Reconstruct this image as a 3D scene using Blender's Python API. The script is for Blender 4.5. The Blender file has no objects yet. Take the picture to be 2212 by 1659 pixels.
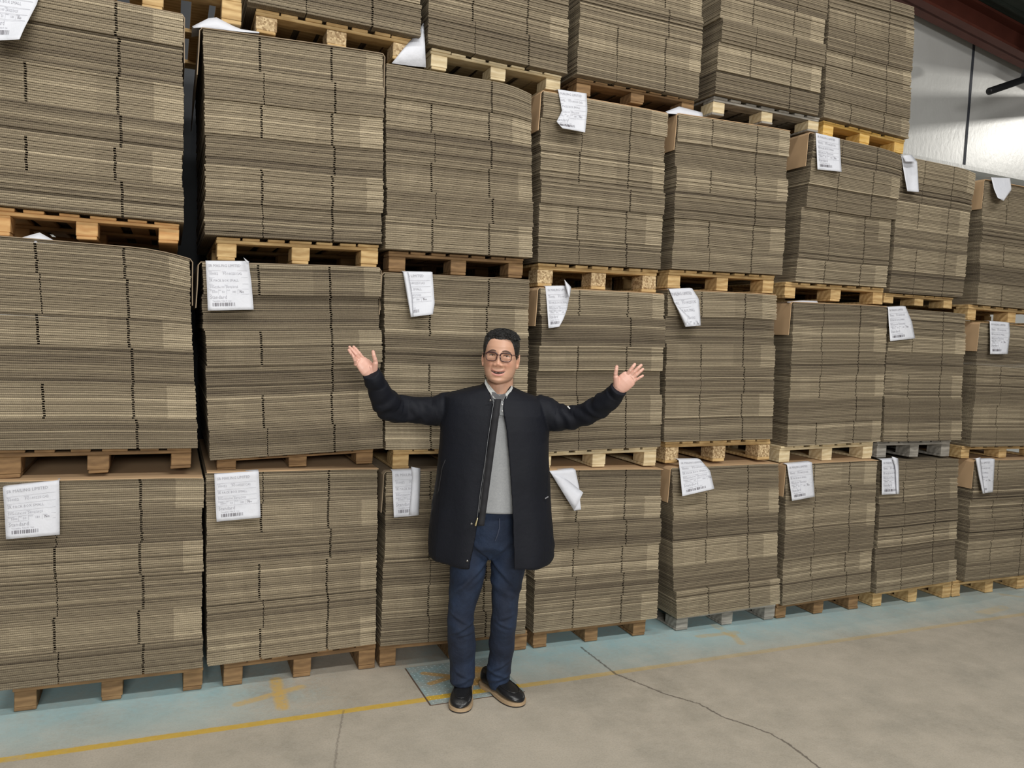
import bpy, bmesh, math, random
import numpy as np
from mathutils import Vector, Matrix, noise
random.seed(7)
C = bpy.context.scene.collection

# ------------------------------------------------------------------ camera
PW, PH, FPX = 2212, 1659, 1700.0
CXP, CYP = PW/2, PH/2
_r = 0.05
_y0 = 99 - _r*3894
_down = np.array([-_r, 1.0, -_y0/FPX]); _down /= np.linalg.norm(_down)
_X = np.array([3894, 99, FPX]); _X = _X/np.linalg.norm(_X); _X = _X - _down*_X.dot(_down); _X /= np.linalg.norm(_X)
_Y = -np.cross(_X, _down)
if _Y[2] < 0: _Y = -_Y
RM = np.array([_X, _Y, -_down])            # camera (x right, y down, z forward) -> world
CAM = np.array([0.0, 0.0, 1.68])
cam_d = bpy.data.cameras.new('camera'); cam = bpy.data.objects.new('camera', cam_d); C.objects.link(cam)
cam_d.sensor_fit = 'HORIZONTAL'; cam_d.sensor_width = 36.0; cam_d.lens = 36.0*FPX/PW
cam_d.clip_start = 0.05; cam_d.clip_end = 200
_r1 = RM @ np.array([1, 0, 0]); _r2 = RM @ np.array([0, -1, 0]); _r3 = RM @ np.array([0, 0, -1])
cam.matrix_world = Matrix(((_r1[0], _r2[0], _r3[0], CAM[0]), (_r1[1], _r2[1], _r3[1], CAM[1]), (_r1[2], _r2[2], _r3[2], CAM[2]), (0, 0, 0, 1)))
bpy.context.scene.camera = cam

# ------------------------------------------------------------------ light and exposure
sc = bpy.context.scene
sc.view_settings.view_transform = 'Standard'; sc.view_settings.look = 'None'
sc.view_settings.exposure = 0.0; sc.view_settings.gamma = 1.0; sc.view_settings.use_curve_mapping = False
world = bpy.data.worlds.new('world'); sc.world = world; world.use_nodes = True
world.node_tree.nodes['Background'].inputs[0].default_value = (0.93, 0.97, 1.0, 1)
world.node_tree.nodes['Background'].inputs[1].default_value = 0.11

def area(name, loc, target, sx, sy, power, col):
    l = bpy.data.lights.new(name, 'AREA'); l.shape = 'RECTANGLE'; l.size = sx; l.size_y = sy; l.energy = power; l.color = col
    o = bpy.data.objects.new(name, l); C.objects.link(o); o.location = loc
    o.rotation_euler = (Vector(target)-Vector(loc)).to_track_quat('-Z', 'Y').to_euler()
    return o
area('aisle_and_fill_light', (-1.2, 1.3, 7.6), (-1.2, 1.6, 0.0), 4.5, 0.4, 150, (1.0, 0.98, 0.93))
area('aisle_and_fill_light', (-0.8, -6.0, 3.4), (1.3, 3.7, 0.8), 4.0, 1.2, 480, (1.0, 0.985, 0.95))  # soft fill added behind the camera, no fitting stands there
area('aisle_and_fill_light', (2.6, -2.4, 7.6), (2.6, 0.2, 0.0), 6.0, 0.4, 450, (1.0, 0.98, 0.94))
area('unseen_wall_light', (14.6, 4.5, 6.0), (8.8, 7.5, 4.7), 0.12, 0.12, 140, (1.0, 0.97, 0.90))  # lamp added beyond the frame to throw the wall's shadow bands

# ------------------------------------------------------------------ pixel rays (used to measure real positions from the photograph)
def ray(u, v): return RM @ np.array([u-CXP, v-CYP, FPX])
def fac(u, v, y):
    d = ray(u, v); return CAM + d*((y-CAM[1])/d[1])
def flo(u, v, z=0.0):
    d = ray(u, v); return CAM + d*((z-CAM[2])/d[2])

# ------------------------------------------------------------------ helpers
def mesh_obj(name, verts, faces, mat=None, parent=None, smooth=False, uvs=None, tone=None):
    me = bpy.data.meshes.new(name)
    me.from_pydata([tuple(v) for v in verts], [], faces)
    if uvs is not None:
        l = me.uv_layers.new(name='UVMap')
        l.data.foreach_set('uv', np.array(uvs, dtype=np.float32).ravel())
    if tone is not None:
        a = me.attributes.new('tone', 'FLOAT', 'FACE'); a.data.foreach_set('value', np.array(tone, dtype=np.float32))
    if smooth: me.polygons.foreach_set('use_smooth', [True]*len(me.polygons))
    o = bpy.data.objects.new(name, me); C.objects.link(o)
    if mat: me.materials.append(mat)
    if parent: o.parent = parent
    return o
def empty(name, loc=(0, 0, 0)):
    o = bpy.data.objects.new(name, None); C.objects.link(o); o.location = loc; o.empty_display_size = 0.05
    return o
def tag(o, label=None, cat=None, group=None, kind=None):
    if label: o['label'] = label
    if cat: o['category'] = cat
    if group: o['group'] = group
    if kind: o['kind'] = kind
    return o
class MB:
    def __init__(s): s.v = []; s.f = []
    def add(s, vs, fs):
        n = len(s.v); s.v += [tuple(v) for v in vs]; s.f += [tuple(i+n for i in f) for f in fs]
    def hexa(s, p):   # 8 points: bottom 4 ccw, top 4 ccw
        s.add(p, [(3,2,1,0),(4,5,6,7),(0,1,5,4),(1,2,6,5),(2,3,7,6),(3,0,4,7)])
    def box(s, x0, x1, y0, y1, z0, z1):
        s.hexa([(x0,y0,z0),(x1,y0,z0),(x1,y1,z0),(x0,y1,z0),(x0,y0,z1),(x1,y0,z1),(x1,y1,z1),(x0,y1,z1)])
    def tube(s, pts, rad, n=12, caps=True, up=None):
        pts = [Vector(p) for p in pts]; k = len(pts); vs = []; fs = []
        prev = None
        for i, p in enumerate(pts):
            t = (pts[min(i+1, k-1)]-pts[max(i-1, 0)]).normalized()
            if prev is None:
                a = Vector(up) if up else (Vector((0, 0, 1)) if abs(t.z) < 0.9 else Vector((0, 1, 0)))
            else: a = prev
            a = (a - t*a.dot(t)).normalized(); prev = a
            b = t.cross(a)
            r = rad if isinstance(rad, tuple) else (rad[i] if hasattr(rad, '__len__') else rad)
            ra, rb = r if hasattr(r, '__len__') else (r, r)
            for j in range(n):
                q = 2*math.pi*j/n
                vs.append(p + a*(ra*math.cos(q)) + b*(rb*math.sin(q)))
        for i in range(k-1):
            for j in range(n):
                fs.append((i*n+j, i*n+(j+1) % n, (i+1)*n+(j+1) % n, (i+1)*n+j))
        if caps:
            fs.append(tuple(reversed(range(n)))); fs.append(tuple((k-1)*n+j for j in range(n)))
        s.add(vs, fs)
    def ball(s, c, r, n=14, rot=None):
        vs = []; fs = []; c = Vector(c); r = Vector(r if hasattr(r, '__len__') else (r, r, r))
        m = n
        for i in range(n+1):
            th = math.pi*i/n
            for j in range(m):
                ph = 2*math.pi*j/m
                q = Vector((r.x*math.sin(th)*math.cos(ph), r.y*math.sin(th)*math.sin(ph), r.z*math.cos(th)))
                if rot is not None: q = rot @ q
                vs.append(c+q)
        for i in range(n):
            for j in range(m): fs.append((i*m+j, (i+1)*m+j, (i+1)*m+(j+1) % m, i*m+(j+1) % m))
        s.add(vs, fs)
    def build(s, name, mat=None, parent=None, smooth=False):
        return mesh_obj(name, s.v, s.f, mat, parent, smooth)
def weld(o, d=1e-5, recalc=True):
    bm = bmesh.new(); bm.from_mesh(o.data); bmesh.ops.remove_doubles(bm, verts=bm.verts, dist=d)
    if recalc: bmesh.ops.recalc_face_normals(bm, faces=bm.faces)
    bm.to_mesh(o.data); bm.free(); return o
def bake(o):
    """apply an object's modifiers into its mesh"""
    dg = bpy.context.evaluated_depsgraph_get(); dg.update()
    me = bpy.data.meshes.new_from_object(o.evaluated_get(dg)); old = o.data; name = o.name
    o.modifiers.clear(); o.data = me; me.name = name
    return o
def fuse(o, voxel, smooth_it=4, fac_=0.5):
    weld(o)
    m = o.modifiers.new('r', 'REMESH'); m.mode = 'VOXEL'; m.voxel_size = voxel; m.use_smooth_shade = True
    if smooth_it:
        s = o.modifiers.new('s', 'SMOOTH'); s.factor = fac_; s.iterations = smooth_it
    return bake(o)
def coords(o):
    a = np.empty(len(o.data.vertices)*3, dtype=np.float32); o.data.vertices.foreach_get('co', a); return a.reshape(-1, 3)
def normals(o):
    a = np.empty(len(o.data.vertices)*3, dtype=np.float32); o.data.vertices.foreach_get('normal', a); return a.reshape(-1, 3)
def set_coords(o, a):
    o.data.vertices.foreach_set('co', a.astype(np.float32).ravel()); o.data.update()
def fnoise(p, scale, seed=0.0):
    return np.array([noise.noise(Vector((float(q[0])*scale+seed, float(q[1])*scale, float(q[2])*scale))) for q in p])

# ------------------------------------------------------------------ materials
class NT:
    def __init__(s, name):
        s.m = bpy.data.materials.new(name); s.m.use_nodes = True; s.t = s.m.node_tree
        s.b = s.t.nodes['Principled BSDF']
    def n(s, typ, **kw):
        nd = s.t.nodes.new(typ)
        for k, v in kw.items():
            if k.startswith('i_'): nd.inputs[int(k[2:]) if k[2:].isdigit() else k[2:].replace('_', ' ')].default_value = v
            else: setattr(nd, k, v)
        return nd
    def l(s, a, b): s.t.links.new(a, b)
    def put(s, inp, v):
        if isinstance(v, (int, float)): inp.default_value = v
        elif isinstance(v, tuple): inp.default_value = v if len(v) == len(inp.default_value) else v+(1,)
        else: s.l(v, inp)
    def math(s, op, a, b=None, c=None, clamp=False):
        nd = s.n('ShaderNodeMath', operation=op, use_clamp=clamp)
        s.put(nd.inputs[0], a)
        if b is not None: s.put(nd.inputs[1], b)
        if c is not None: s.put(nd.inputs[2], c)
        return nd.outputs[0]
    def mix(s, f, a, b, blend='MIX'):
        nd = s.n('ShaderNodeMix', data_type='RGBA', blend_type=blend)
        s.put(nd.inputs[0], f)
        s.put(nd.inputs[6], a if not isinstance(a, tuple) or len(a) == 4 else a+(1,))
        s.put(nd.inputs[7], b if not isinstance(b, tuple) or len(b) == 4 else b+(1,))
        return nd.outputs[2]
    def noise(s, vec, scale, detail=3, rough=0.5, dist=0.0):
        nd = s.n('ShaderNodeTexNoise'); nd.inputs['Scale'].default_value = scale; nd.inputs['Detail'].default_value = detail
        nd.inputs['Roughness'].default_value = rough; nd.inputs['Distortion'].default_value = dist
        if vec is not None: s.l(vec, nd.inputs['Vector'])
        return nd.outputs['Fac']
    def ramp(s, f, a, b):
        nd = s.n('ShaderNodeMapRange'); s.put(nd.inputs[0], f); nd.inputs[1].default_value = a; nd.inputs[2].default_value = b
        return nd.outputs[0]
    def mapping(s, vec, scale=(1, 1, 1), loc=(0, 0, 0)):
        nd = s.n('ShaderNodeMapping'); nd.inputs['Scale'].default_value = scale; nd.inputs['Location'].default_value = loc
        s.l(vec, nd.inputs[0]); return nd.outputs[0]
    def bump(s, h, strength=0.3, dist=0.01):
        nd = s.n('ShaderNodeBump'); nd.inputs['Strength'].default_value = strength; nd.inputs['Distance'].default_value = dist
        s.l(h, nd.inputs['Height']); s.l(nd.outputs[0], s.b.inputs['Normal'])
    def base(s, c): s.put(s.b.inputs['Base Color'], c)
    def rough(s, r): s.put(s.b.inputs['Roughness'], r)
def plain(name, col, rough=0.6, metal=0.0, var=0.15, scale=30, bump=0.0):
    t = NT(name); co = t.n('ShaderNodeTexCoord').outputs['Object']
    f = t.noise(co, scale, 4)
    t.base(t.mix(f, tuple(c*(1-var) for c in col), tuple(min(1, c*(1+var)) for c in col)))
    t.rough(rough); t.b.inputs['Metallic'].default_value = metal
    if bump: t.bump(f, bump, 0.005)
    return t.m
def cardboard():
    t = NT('cardboard_edges'); uv = t.n('ShaderNodeUVMap', uv_map='UVMap').outputs[0]
    sep = t.n('ShaderNodeSeparateXYZ'); t.l(uv, sep.inputs[0]); U, V = sep.outputs[0], sep.outputs[1]
    tone = t.n('ShaderNodeAttribute', attribute_name='tone').outputs['Fac']
    fr = t.math('FRACT', V)
    # each edge: pale paper facing over fluting, gap shade painted towards the bottom
    edge = t.math('ABSOLUTE', t.math('SUBTRACT', fr, 0.45))
    liner_lit = t.ramp(fr, 0.55, 0.80)
    wave = t.math('SINE', t.math('MULTIPLY', U, 2*math.pi/0.0075))
    wv = t.math('MULTIPLY_ADD', wave, 0.5, 0.5)
    flute = t.math('MULTIPLY', wv, t.math('SUBTRACT', 1.0, liner_lit))
    vec = t.mapping(uv, (3.0, 0.55, 1)); n1 = t.noise(vec, 1.3, 3, 0.6)
    vec2 = t.mapping(uv, (55, 1.7, 1)); n2 = t.noise(vec2, 1.0, 3, 0.6)
    k = t.math('ADD', t.math('MULTIPLY', tone, 0.55), t.math('MULTIPLY', n1, 0.35))
    k = t.math('ADD', k, t.math('MULTIPLY', n2, 0.30))
    k = t.math('ADD', k, t.math('MULTIPLY', liner_lit, 0.22))
    k = t.math('SUBTRACT', k, t.math('MULTIPLY', flute, 0.12))
    kk = t.ramp(k, 0.15, 1.15)
    nd = t.n('ShaderNodeValToRGB'); t.l(kk, nd.inputs[0]); e = nd.color_ramp.elements
    e[0].color = (0.070, 0.054, 0.040, 1); e[1].color = (0.60, 0.505, 0.35, 1)
    m = nd.color_ramp.elements.new(0.5); m.color = (0.238, 0.194, 0.132, 1)
    t.base(nd.outputs[0]); t.rough(0.85); t.b.inputs['Specular IOR Level'].default_value = 0.2
    t.bump(t.math('ADD', t.math('MULTIPLY', flute, -1.0), n2), 0.35, 0.002)
    return t.m
M = {}
M['board'] = cardboard()
M['kraft'] = plain('kraft_face', (0.50, 0.335, 0.19), 0.75, var=0.08, scale=14)
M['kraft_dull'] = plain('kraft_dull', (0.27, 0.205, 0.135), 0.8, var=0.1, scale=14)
def wood(name, a, b, chip=False, rough=0.8):
    t = NT(name); co = t.n('ShaderNodeTexCoord').outputs['Object']
    if chip:
        vo = t.n('ShaderNodeTexVoronoi'); vo.inputs['Scale'].default_value = 110; t.l(co, vo.inputs['Vector'])
        f = t.math('MULTIPLY_ADD', vo.outputs['Color'], 0.8, 0.1); h = f
    else:
        v1 = t.mapping(co, (4, 30, 30)); n1 = t.noise(v1, 2.0, 4, 0.65, 0.6)
        w = t.n('ShaderNodeTexWave', wave_type='RINGS'); w.inputs['Scale'].default_value = 9; w.inputs['Distortion'].default_value = 5
        t.l(co, w.inputs['Vector'])
        f = t.math('ADD', t.math('MULTIPLY', n1, 0.75), t.math('MULTIPLY', w.outputs['Fac'], 0.25)); h = n1
    dirt = t.ramp(t.noise(co, 6, 4), 0.45, 0.75)
    c = t.mix(t.ramp(f, 0.25, 0.75), a, b)
    t.base(t.mix(t.math('MULTIPLY', dirt, 0.45), c, tuple(x*0.45 for x in a)))
    t.rough(rough); t.bump(h, 0.35, 0.003); return t.m
M['pine'] = wood('pine_pallet_wood', (0.40, 0.24, 0.09), (0.70, 0.50, 0.24))
M['pale_pine'] = wood('pale_pine_wood', (0.55, 0.42, 0.23), (0.80, 0.68, 0.45))
M['brown_pine'] = wood('brown_pallet_wood', (0.17, 0.095, 0.04), (0.33, 0.20, 0.09))
M['orange_pine'] = wood('orange_pallet_wood', (0.55, 0.28, 0.10), (0.78, 0.50, 0.22))
M['yellow_pine'] = wood('yellow_pallet_wood', (0.62, 0.36, 0.07), (0.82, 0.56, 0.20))
M['grey_wood'] = wood('weathered_grey_wood', (0.20, 0.185, 0.16), (0.42, 0.39, 0.34))
M['chip'] = wood('chipboard_block_wood', (0.30, 0.19, 0.09), (0.72, 0.55, 0.32), chip=True)
def paper_mat():
    t = NT('white_paper'); co = t.n('ShaderNodeTexCoord').outputs['Object']
    n = t.noise(co, 18, 4, 0.6)
    t.base(t.mix(n, (0.62, 0.64, 0.70), (0.72, 0.73, 0.78))); t.rough(0.6); t.bump(t.noise(co, 25, 3, 0.5), 0.5, 0.008)
    return t.m
M['paper'] = paper_mat()
M['ink'] = plain('grey_ink', (0.38, 0.38, 0.42), 0.8, var=0.1)
M['ink_dark'] = plain('dark_ink', (0.14, 0.13, 0.15), 0.8, var=0.1)
# ------------------------------------------------------------------ the hall
YL = 3.385                                                            # yellow floor line
def seg_dist(t, X, Y, a, b):
    """distance from (X,Y) to the segment a-b, in nodes"""
    dx, dy = b[0]-a[0], b[1]-a[1]; L2 = dx*dx+dy*dy
    px = t.math('SUBTRACT', X, a[0]); py = t.math('SUBTRACT', Y, a[1])
    h = t.math('DIVIDE', t.math('ADD', t.math('MULTIPLY', px, dx), t.math('MULTIPLY', py, dy)), L2, clamp=True)
    ex = t.math('SUBTRACT', px, t.math('MULTIPLY', h, dx)); ey = t.math('SUBTRACT', py, t.math('MULTIPLY', h, dy))
    return t.math('SQRT', t.math('ADD', t.math('MULTIPLY', ex, ex), t.math('MULTIPLY', ey, ey)))
def floor_mat():
    t = NT('painted_concrete'); co = t.n('ShaderNodeTexCoord').outputs['Object']
    sep = t.n('ShaderNodeSeparateXYZ'); t.l(co, sep.inputs[0])
    nA = t.noise(co, 1.1, 5, 0.55); nB = t.noise(co, 5.5, 6, 0.65); nC = t.noise(co, 38, 5, 0.7); nD = t.noise(t.mapping(co, (1, 1, 1), (7, 3, 0)), 2.3, 5, 0.6)
    wob = t.math('MULTIPLY', t.math('SUBTRACT', nB, 0.5), 0.035)
    X = t.math('ADD', sep.outputs[0], wob); Y = t.math('ADD', sep.outputs[1], t.math('MULTIPLY', t.math('SUBTRACT', nC, 0.5), 0.012))
    base = t.mix(t.ramp(nA, 0.3, 0.7), (0.335, 0.30, 0.24), (0.48, 0.43, 0.35))
    base = t.mix(t.ramp(nB, 0.35, 0.75), base, (0.52, 0.46, 0.375))
    base = t.mix(t.math('MULTIPLY', t.ramp(nD, 0.5, 0.72), 0.55), base, (0.27, 0.25, 0.205))
    base = t.mix(t.math('MULTIPLY', t.ramp(nC, 0.35, 0.75), 0.45), base, (0.50, 0.46, 0.39))
    nE = t.noise(co, 130, 3, 0.7)
    base = t.mix(t.math('MULTIPLY', t.ramp(nE, 0.45, 0.75), 0.35), base, (0.20, 0.18, 0.15))
    # blue paint strip, worn
    inb = t.math('MULTIPLY_ADD', t.ramp(sep.outputs[1], YL+0.0, YL+0.34), .75, .25)
    inb = t.math('MULTIPLY', inb, t.ramp(sep.outputs[1], YL-0.01, YL+0.03))
    xb = t.math('MULTIPLY', t.math('ABSOLUTE', t.math('SUBTRACT', X, 0.95)), 1.25, clamp=True)      # worn most around x = 0.95
    wear = t.math('ADD', t.math('MULTIPLY', nB, 0.55), t.math('MULTIPLY', nD, 0.55))
    wear = t.math('SUBTRACT', t.math('ADD', t.math('MULTIPLY', xb, .8), 0.16), t.math('MULTIPLY', wear, 1.1))
    blue = t.math('MULTIPLY', t.ramp(t.math('ADD', wear, t.math('MULTIPLY', t.math('SUBTRACT', nC, .5), .5)), -0.22, 0.42), inb)
    far = t.ramp(sep.outputs[0], 6.0, 3.2)
    blue = t.math('MULTIPLY', blue, t.math('MULTIPLY_ADD', far, 0.5, 0.45), clamp=True)
    base = t.mix(blue, base, t.mix(nB, (0.29, 0.49, 0.53), (0.50, 0.65, 0.66)))
    # yellow line
    ln = t.math('ABSOLUTE', t.math('SUBTRACT', Y, YL))
    line = t.math('MULTIPLY', t.ramp(ln, 0.024, 0.017), t.math('MULTIPLY_ADD', t.ramp(sep.outputs[0], 2.6, 1.1), 0.70, 0.28))
    line = t.math('MULTIPLY', line, t.ramp(nB, 0.22, 0.42))
    yel = t.mix(nC, (0.50, 0.31, 0.04), (0.68, 0.47, 0.10))
    base = t.mix(line, base, yel)
    # worn orange marks sprayed on the strip
    def px(u, v): p = flo(u, v); return (float(p[0]), float(p[1]))
    marks = [((515, 1521), (650, 1484), 0.030, .62), ((596, 1468), (612, 1528), 0.036, .8), ((1545, 1352), (1580, 1372), 0.04, .42), ((1510, 1375), (1590, 1366), 0.03, .42), ((1580, 1368), (1602, 1390), 0.03, .42),
             ((2120, 1325), (2168, 1312), 0.05, .3), ((2165, 1284), (2212, 1290), 0.03, .3)]
    for a, b, w, s in marks:
        d = seg_dist(t, X, Y, px(*a), px(*b))
        mk = t.math('MULTIPLY', t.ramp(d, w, w*0.5), t.math('MULTIPLY', t.math('MULTIPLY', t.ramp(nB, 0.34, 0.5), t.ramp(nC, 0.3, 0.5)), s*1.1))
        base = t.mix(mk, base, (0.60, 0.40, 0.12))
    # cracks and the saw-cut joint
    chain = [(1255, 1398), (1330, 1456), (1385, 1478), (1440, 1500), (1510, 1520), (1560, 1548), (1620, 1568), (1665, 1585), (1700, 1605), (1740, 1635), (1790, 1675)]
    X2 = t.math('ADD', sep.outputs[0], t.math('MULTIPLY', t.math('SUBTRACT', nC, 0.5), 0.03))
    dm = None
    for i in range(len(chain)-1):
        d = seg_dist(t, X2, Y, px(*chain[i]), px(*chain[i+1])); dm = d if dm is None else t.math('MINIMUM', dm, d)
    base = t.mix(t.math('MULTIPLY', t.ramp(dm, 0.008, 0.003), 0.72), base, (0.07, 0.055, 0.045))
    dm = None
    ch2 = [(742, 1535), (735, 1570), (728, 1610), (722, 1665)]
    for i in range(len(ch2)-1):
        d = seg_dist(t, X2, Y, px(*ch2[i]), px(*ch2[i+1])); dm = d if dm is None else t.math('MINIMUM', dm, d)
    base = t.mix(t.math('MULTIPLY', t.ramp(dm, 0.006, 0.002), 0.4), base, (0.10, 0.08, 0.07))
    t.base(base); t.rough(t.math('MULTIPLY_ADD', nB, 0.3, 0.5)); t.bump(t.math('ADD', nC, nB), 0.25, 0.004)
    return t.m
M['floor'] = floor_mat()
fl = mesh_obj('floor', [(-9, -9, 0), (26, -9, 0), (26, 12, 0), (-9, 12, 0)], [(0, 1, 2, 3)], M['floor']); tag(fl, kind='structure')

def plate_mat():
    t = NT('blue_painted_steel'); co = t.n('ShaderNodeTexCoord').outputs['Object']
    sep = t.n('ShaderNodeSeparateXYZ'); t.l(co, sep.inputs[0])
    n = t.noise(co, 7, 5, 0.65); n2 = t.noise(co, 60, 3)
    c = t.mix(t.ramp(n, 0.35, 0.65), (0.23, 0.35, 0.37), (0.33, 0.33, 0.29))
    c = t.mix(t.math('MULTIPLY', t.ramp(n2, 0.4, 0.7), 0.4), c, (0.40, 0.50, 0.52))
    def px(u, v): p = flo(u, v); return (float(p[0]), float(p[1]))
    for a, b, w in [((915, 1456), (975, 1462), .022), ((930, 1478), (975, 1464), .022), ((1028, 1450), (1058, 1444), .03), ((1030, 1445), (1028, 1478), .028), ((1020, 1480), (1050, 1460), .02)]:
        d = seg_dist(t, sep.outputs[0], sep.outputs[1], px(*a), px(*b))
        c = t.mix(t.math('MULTIPLY', t.ramp(d, w, w*.6), 0.75), c, (0.50, 0.29, 0.08))
    ln = t.math('ABSOLUTE', t.math('SUBTRACT', sep.outputs[1], YL))
    c = t.mix(t.math('MULTIPLY', t.ramp(ln, 0.024, 0.018), t.ramp(n, 0.3, 0.42)), c, (0.55, 0.36, 0.05))
    t.base(c); t.rough(0.5); return t.m
pm = MB(); px0, px1, py0, py1 = 1.13, 1.60, 3.325, 3.74
pm.box(px0, px1, py0, py1, -0.01, 0.0035)
nx, ny = 21, 19
for i in range(nx):
    for j in range(ny):
        cxx = px0+0.015+(px1-px0-0.03)*i/(nx-1); cyy = py0+0.015+(py1-py0-0.03)*j/(ny-1)
        a = math.pi/4 if (i+j) % 2 else -math.pi/4
        dx, dy = math.cos(a)*0.008, math.sin(a)*0.008; ex, ey = -dy*0.3, dx*0.3
        pm.add([(cxx-dx, cyy-dy, 0.003), (cxx+ex, cyy+ey, 0.003), (cxx+dx, cyy+dy, 0.003), (cxx-ex, cyy-ey, 0.003), (cxx, cyy, 0.0056)],
               [(0, 3, 4), (3, 2, 4), (2, 1, 4), (1, 0, 4)])
pl = pm.build('floor_plate', plate_mat()); tag(pl, 'blue painted steel chequer plate let into the floor behind the man\'s shoes', 'floor plate')
gb = MB(); gb.box(px0-0.006, px0, py0-.005, py1, -.01, 0.0012); gb.box(px0, px1, py0-0.006, py0, -.01, 0.0012)
gb.build('plate_rim', plain('dark_rust', (0.10, 0.06, 0.04), 0.8), pl)

# back wall, painted white, with joints
def wall_mat():
    t = NT('glossy_white_wall_paint'); co = t.n('ShaderNodeTexCoord').outputs['Object']
    n = t.noise(co, 3, 4); n2 = t.noise(t.mapping(co, (9, 9, 5)), 2.0, 4, 0.6)
    t.base(t.mix(n, (0.62, 0.62, 0.60), (0.74, 0.74, 0.72))); t.rough(0.36); t.bump(n2, 0.12, 0.02); return t.m
YW = 7.5
M['wall'] = wall_mat()
def quad_wall(name, pts, mat): o = mesh_obj(name, pts, [(0, 1, 2, 3)], mat); tag(o, kind='structure'); return o
wb = MB(); wb.box(-9, 26, YW, YW+0.2, 0, 9); w = wb.build('wall_back', M['wall']); tag(w, kind='structure')
jm = plain('dark_joint_filler', (0.06, 0.065, 0.08), 0.8)
p = fac(2094, 215, YW)
for k in (0, 1, 2, -1):
    jb = MB(); jb.box(p[0]+k*3.0-0.022, p[0]+k*3.0+0.022, YW-0.006, YW+0.01, 0, 8)
    j = jb.build('trim_%d' % (k+2 if k >= 0 else 5), jm); tag(j, kind='structure')
# painted ledge along the wall, just above the back stacks
q0 = fac(2113, 362, YW-0.3); 
lb = MB(); lb.box(q0[0]-4.5, 25, YW-0.30, YW, q0[2]-0.05, q0[2]); l_ = lb.build('trim_6', M['wall']); tag(l_, kind='structure')
# the rusty red roof girder falling along the gable, with its flanges
rm = plain('rust_red_steel_paint', (0.13, 0.035, 0.022), 0.55, var=0.35, scale=4)
YB = 7.2
a0 = fac(1960, 4, YB); a1 = fac(2212, 133, YB); b0 = fac(2080, 0, YB); b1 = fac(2212, 74, YB)
sl = (a1[2]-a0[2])/(a1[0]-a0[0])
dep = (b1[2]+sl*(a1[0]-b1[0]))-a1[2]
xs = [a0[0]-1.5, 11.8]; g = MB()
for (dz0, dz1, y0, y1) in ((0, dep, YB-0.02, YB+0.02), (0, 0.035, YB-0.14, YB+0.14), (dep-0.035, dep, YB-0.14, YB+0.14)):
    zz = [a0[2]+sl*(x-a0[0]) for x in xs]
    g.hexa([(xs[0], y0, zz[0]+dz0), (xs[1], y0, zz[1]+dz0), (xs[1], y1, zz[1]+dz0), (xs[0], y1, zz[0]+dz0),
            (xs[0], y0, zz[0]+dz1), (xs[1], y0, zz[1]+dz1), (xs[1], y1, zz[1]+dz1), (xs[0], y1, zz[0]+dz1)])
g = g.build('trim_7', rm); tag(g, kind='structure')
# unseen bars added beyond the frame to cast shadow bands on the wall
for k, (z0_, z1_) in enumerate(((5.41, 5.61), (5.76, 5.98))):
    rb_ = MB(); rb_.box(12.0, 12.06, 4.4, YW, z0_, z1_); r__ = rb_.build('trim_%d' % (8+k), rm); tag(r__, kind='structure')
sg_ = MB(); zz = [a0[2]+sl*(x-a0[0])+dep+.01 for x in xs]
sg_.hexa([(xs[0], 4.6, zz[0]), (xs[1], 4.6, zz[1]), (xs[1], YW, zz[1]), (xs[0], YW, zz[0]), (xs[0], 4.6, zz[0]+.08), (xs[1], 4.6, zz[1]+.08), (xs[1], YW, zz[1]+.08), (xs[0], YW, zz[0]+.08)])
for k in range(12):
    yy = 4.7+k*.22
    sg_.hexa([(xs[0], yy, zz[0]-.03), (xs[1], yy, zz[1]-.03), (xs[1], yy+.04, zz[1]-.03), (xs[0], yy+.04, zz[0]-.03), (xs[0], yy, zz[0]+.0), (xs[1], yy, zz[1]+.0), (xs[1], yy+.04, zz[1]+.0), (xs[0], yy+.04, zz[0]+.0)])
cs = sg_.build('trim_10', plain('dark_green_roof_sheet', (0.035, 0.045, 0.035), 0.7, var=0.5, scale=2)); tag(cs, kind='structure')
# ceiling, dark profiled sheet on purlins
dark = plain('dark_roof_sheet', (0.035, 0.04, 0.035), 0.7, var=0.4, scale=2)
cb = MB()
for i in range(90):
    x = -9+i*0.4
    cb.hexa([(x, -9, 8.0), (x+.2, -9, 8.05), (x+.2, 12, 8.05), (x, 12, 8.0), (x, -9, 8.1), (x+.2, -9, 8.1), (x+.2, 12, 8.1), (x, 12, 8.1)])
    cb.hexa([(x+.2, -9, 8.05), (x+.4, -9, 8.0), (x+.4, 12, 8.0), (x+.2, 12, 8.05), (x+.2, -9, 8.1), (x+.4, -9, 8.1), (x+.4, 12, 8.1), (x+.2, 12, 8.1)])
ce = cb.build('ceiling', dark); tag(ce, kind='structure')
# black pipe end
e0 = fac(2135, 198, 6.6); e1 = fac(2212, 172, 6.6); dv = Vector(e1-e0)
pb = MB(); pts = [Vector(e0)+dv*k for k in (0, 0.02, 1.0, 2.6)]
pb.tube(pts, [0.030, 0.042, 0.042, 0.042], 20)
hp = pb.build('overhead_pipe', plain('black_pipe_paint', (0.012, 0.012, 0.014), 0.45), smooth=True)
tag(hp, 'black pipe jutting out in front of the white wall under the red girder', 'pipe')
hb = MB(); pts2 = [Vector(e1)+Vector((0.0, 0, 0)), Vector(e1)+Vector((0.12, 0.02, 0.22)), Vector(e1)+Vector((0.3, 0.05, 0.8)), Vector(e1)+Vector((.35, .06, 2.2))]
hb.tube(pts2, 0.05, 14); hb.build('hanger_arm', plain('dark_hanger_steel', (0.03, 0.03, 0.035), 0.5), hp, smooth=True)
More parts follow.
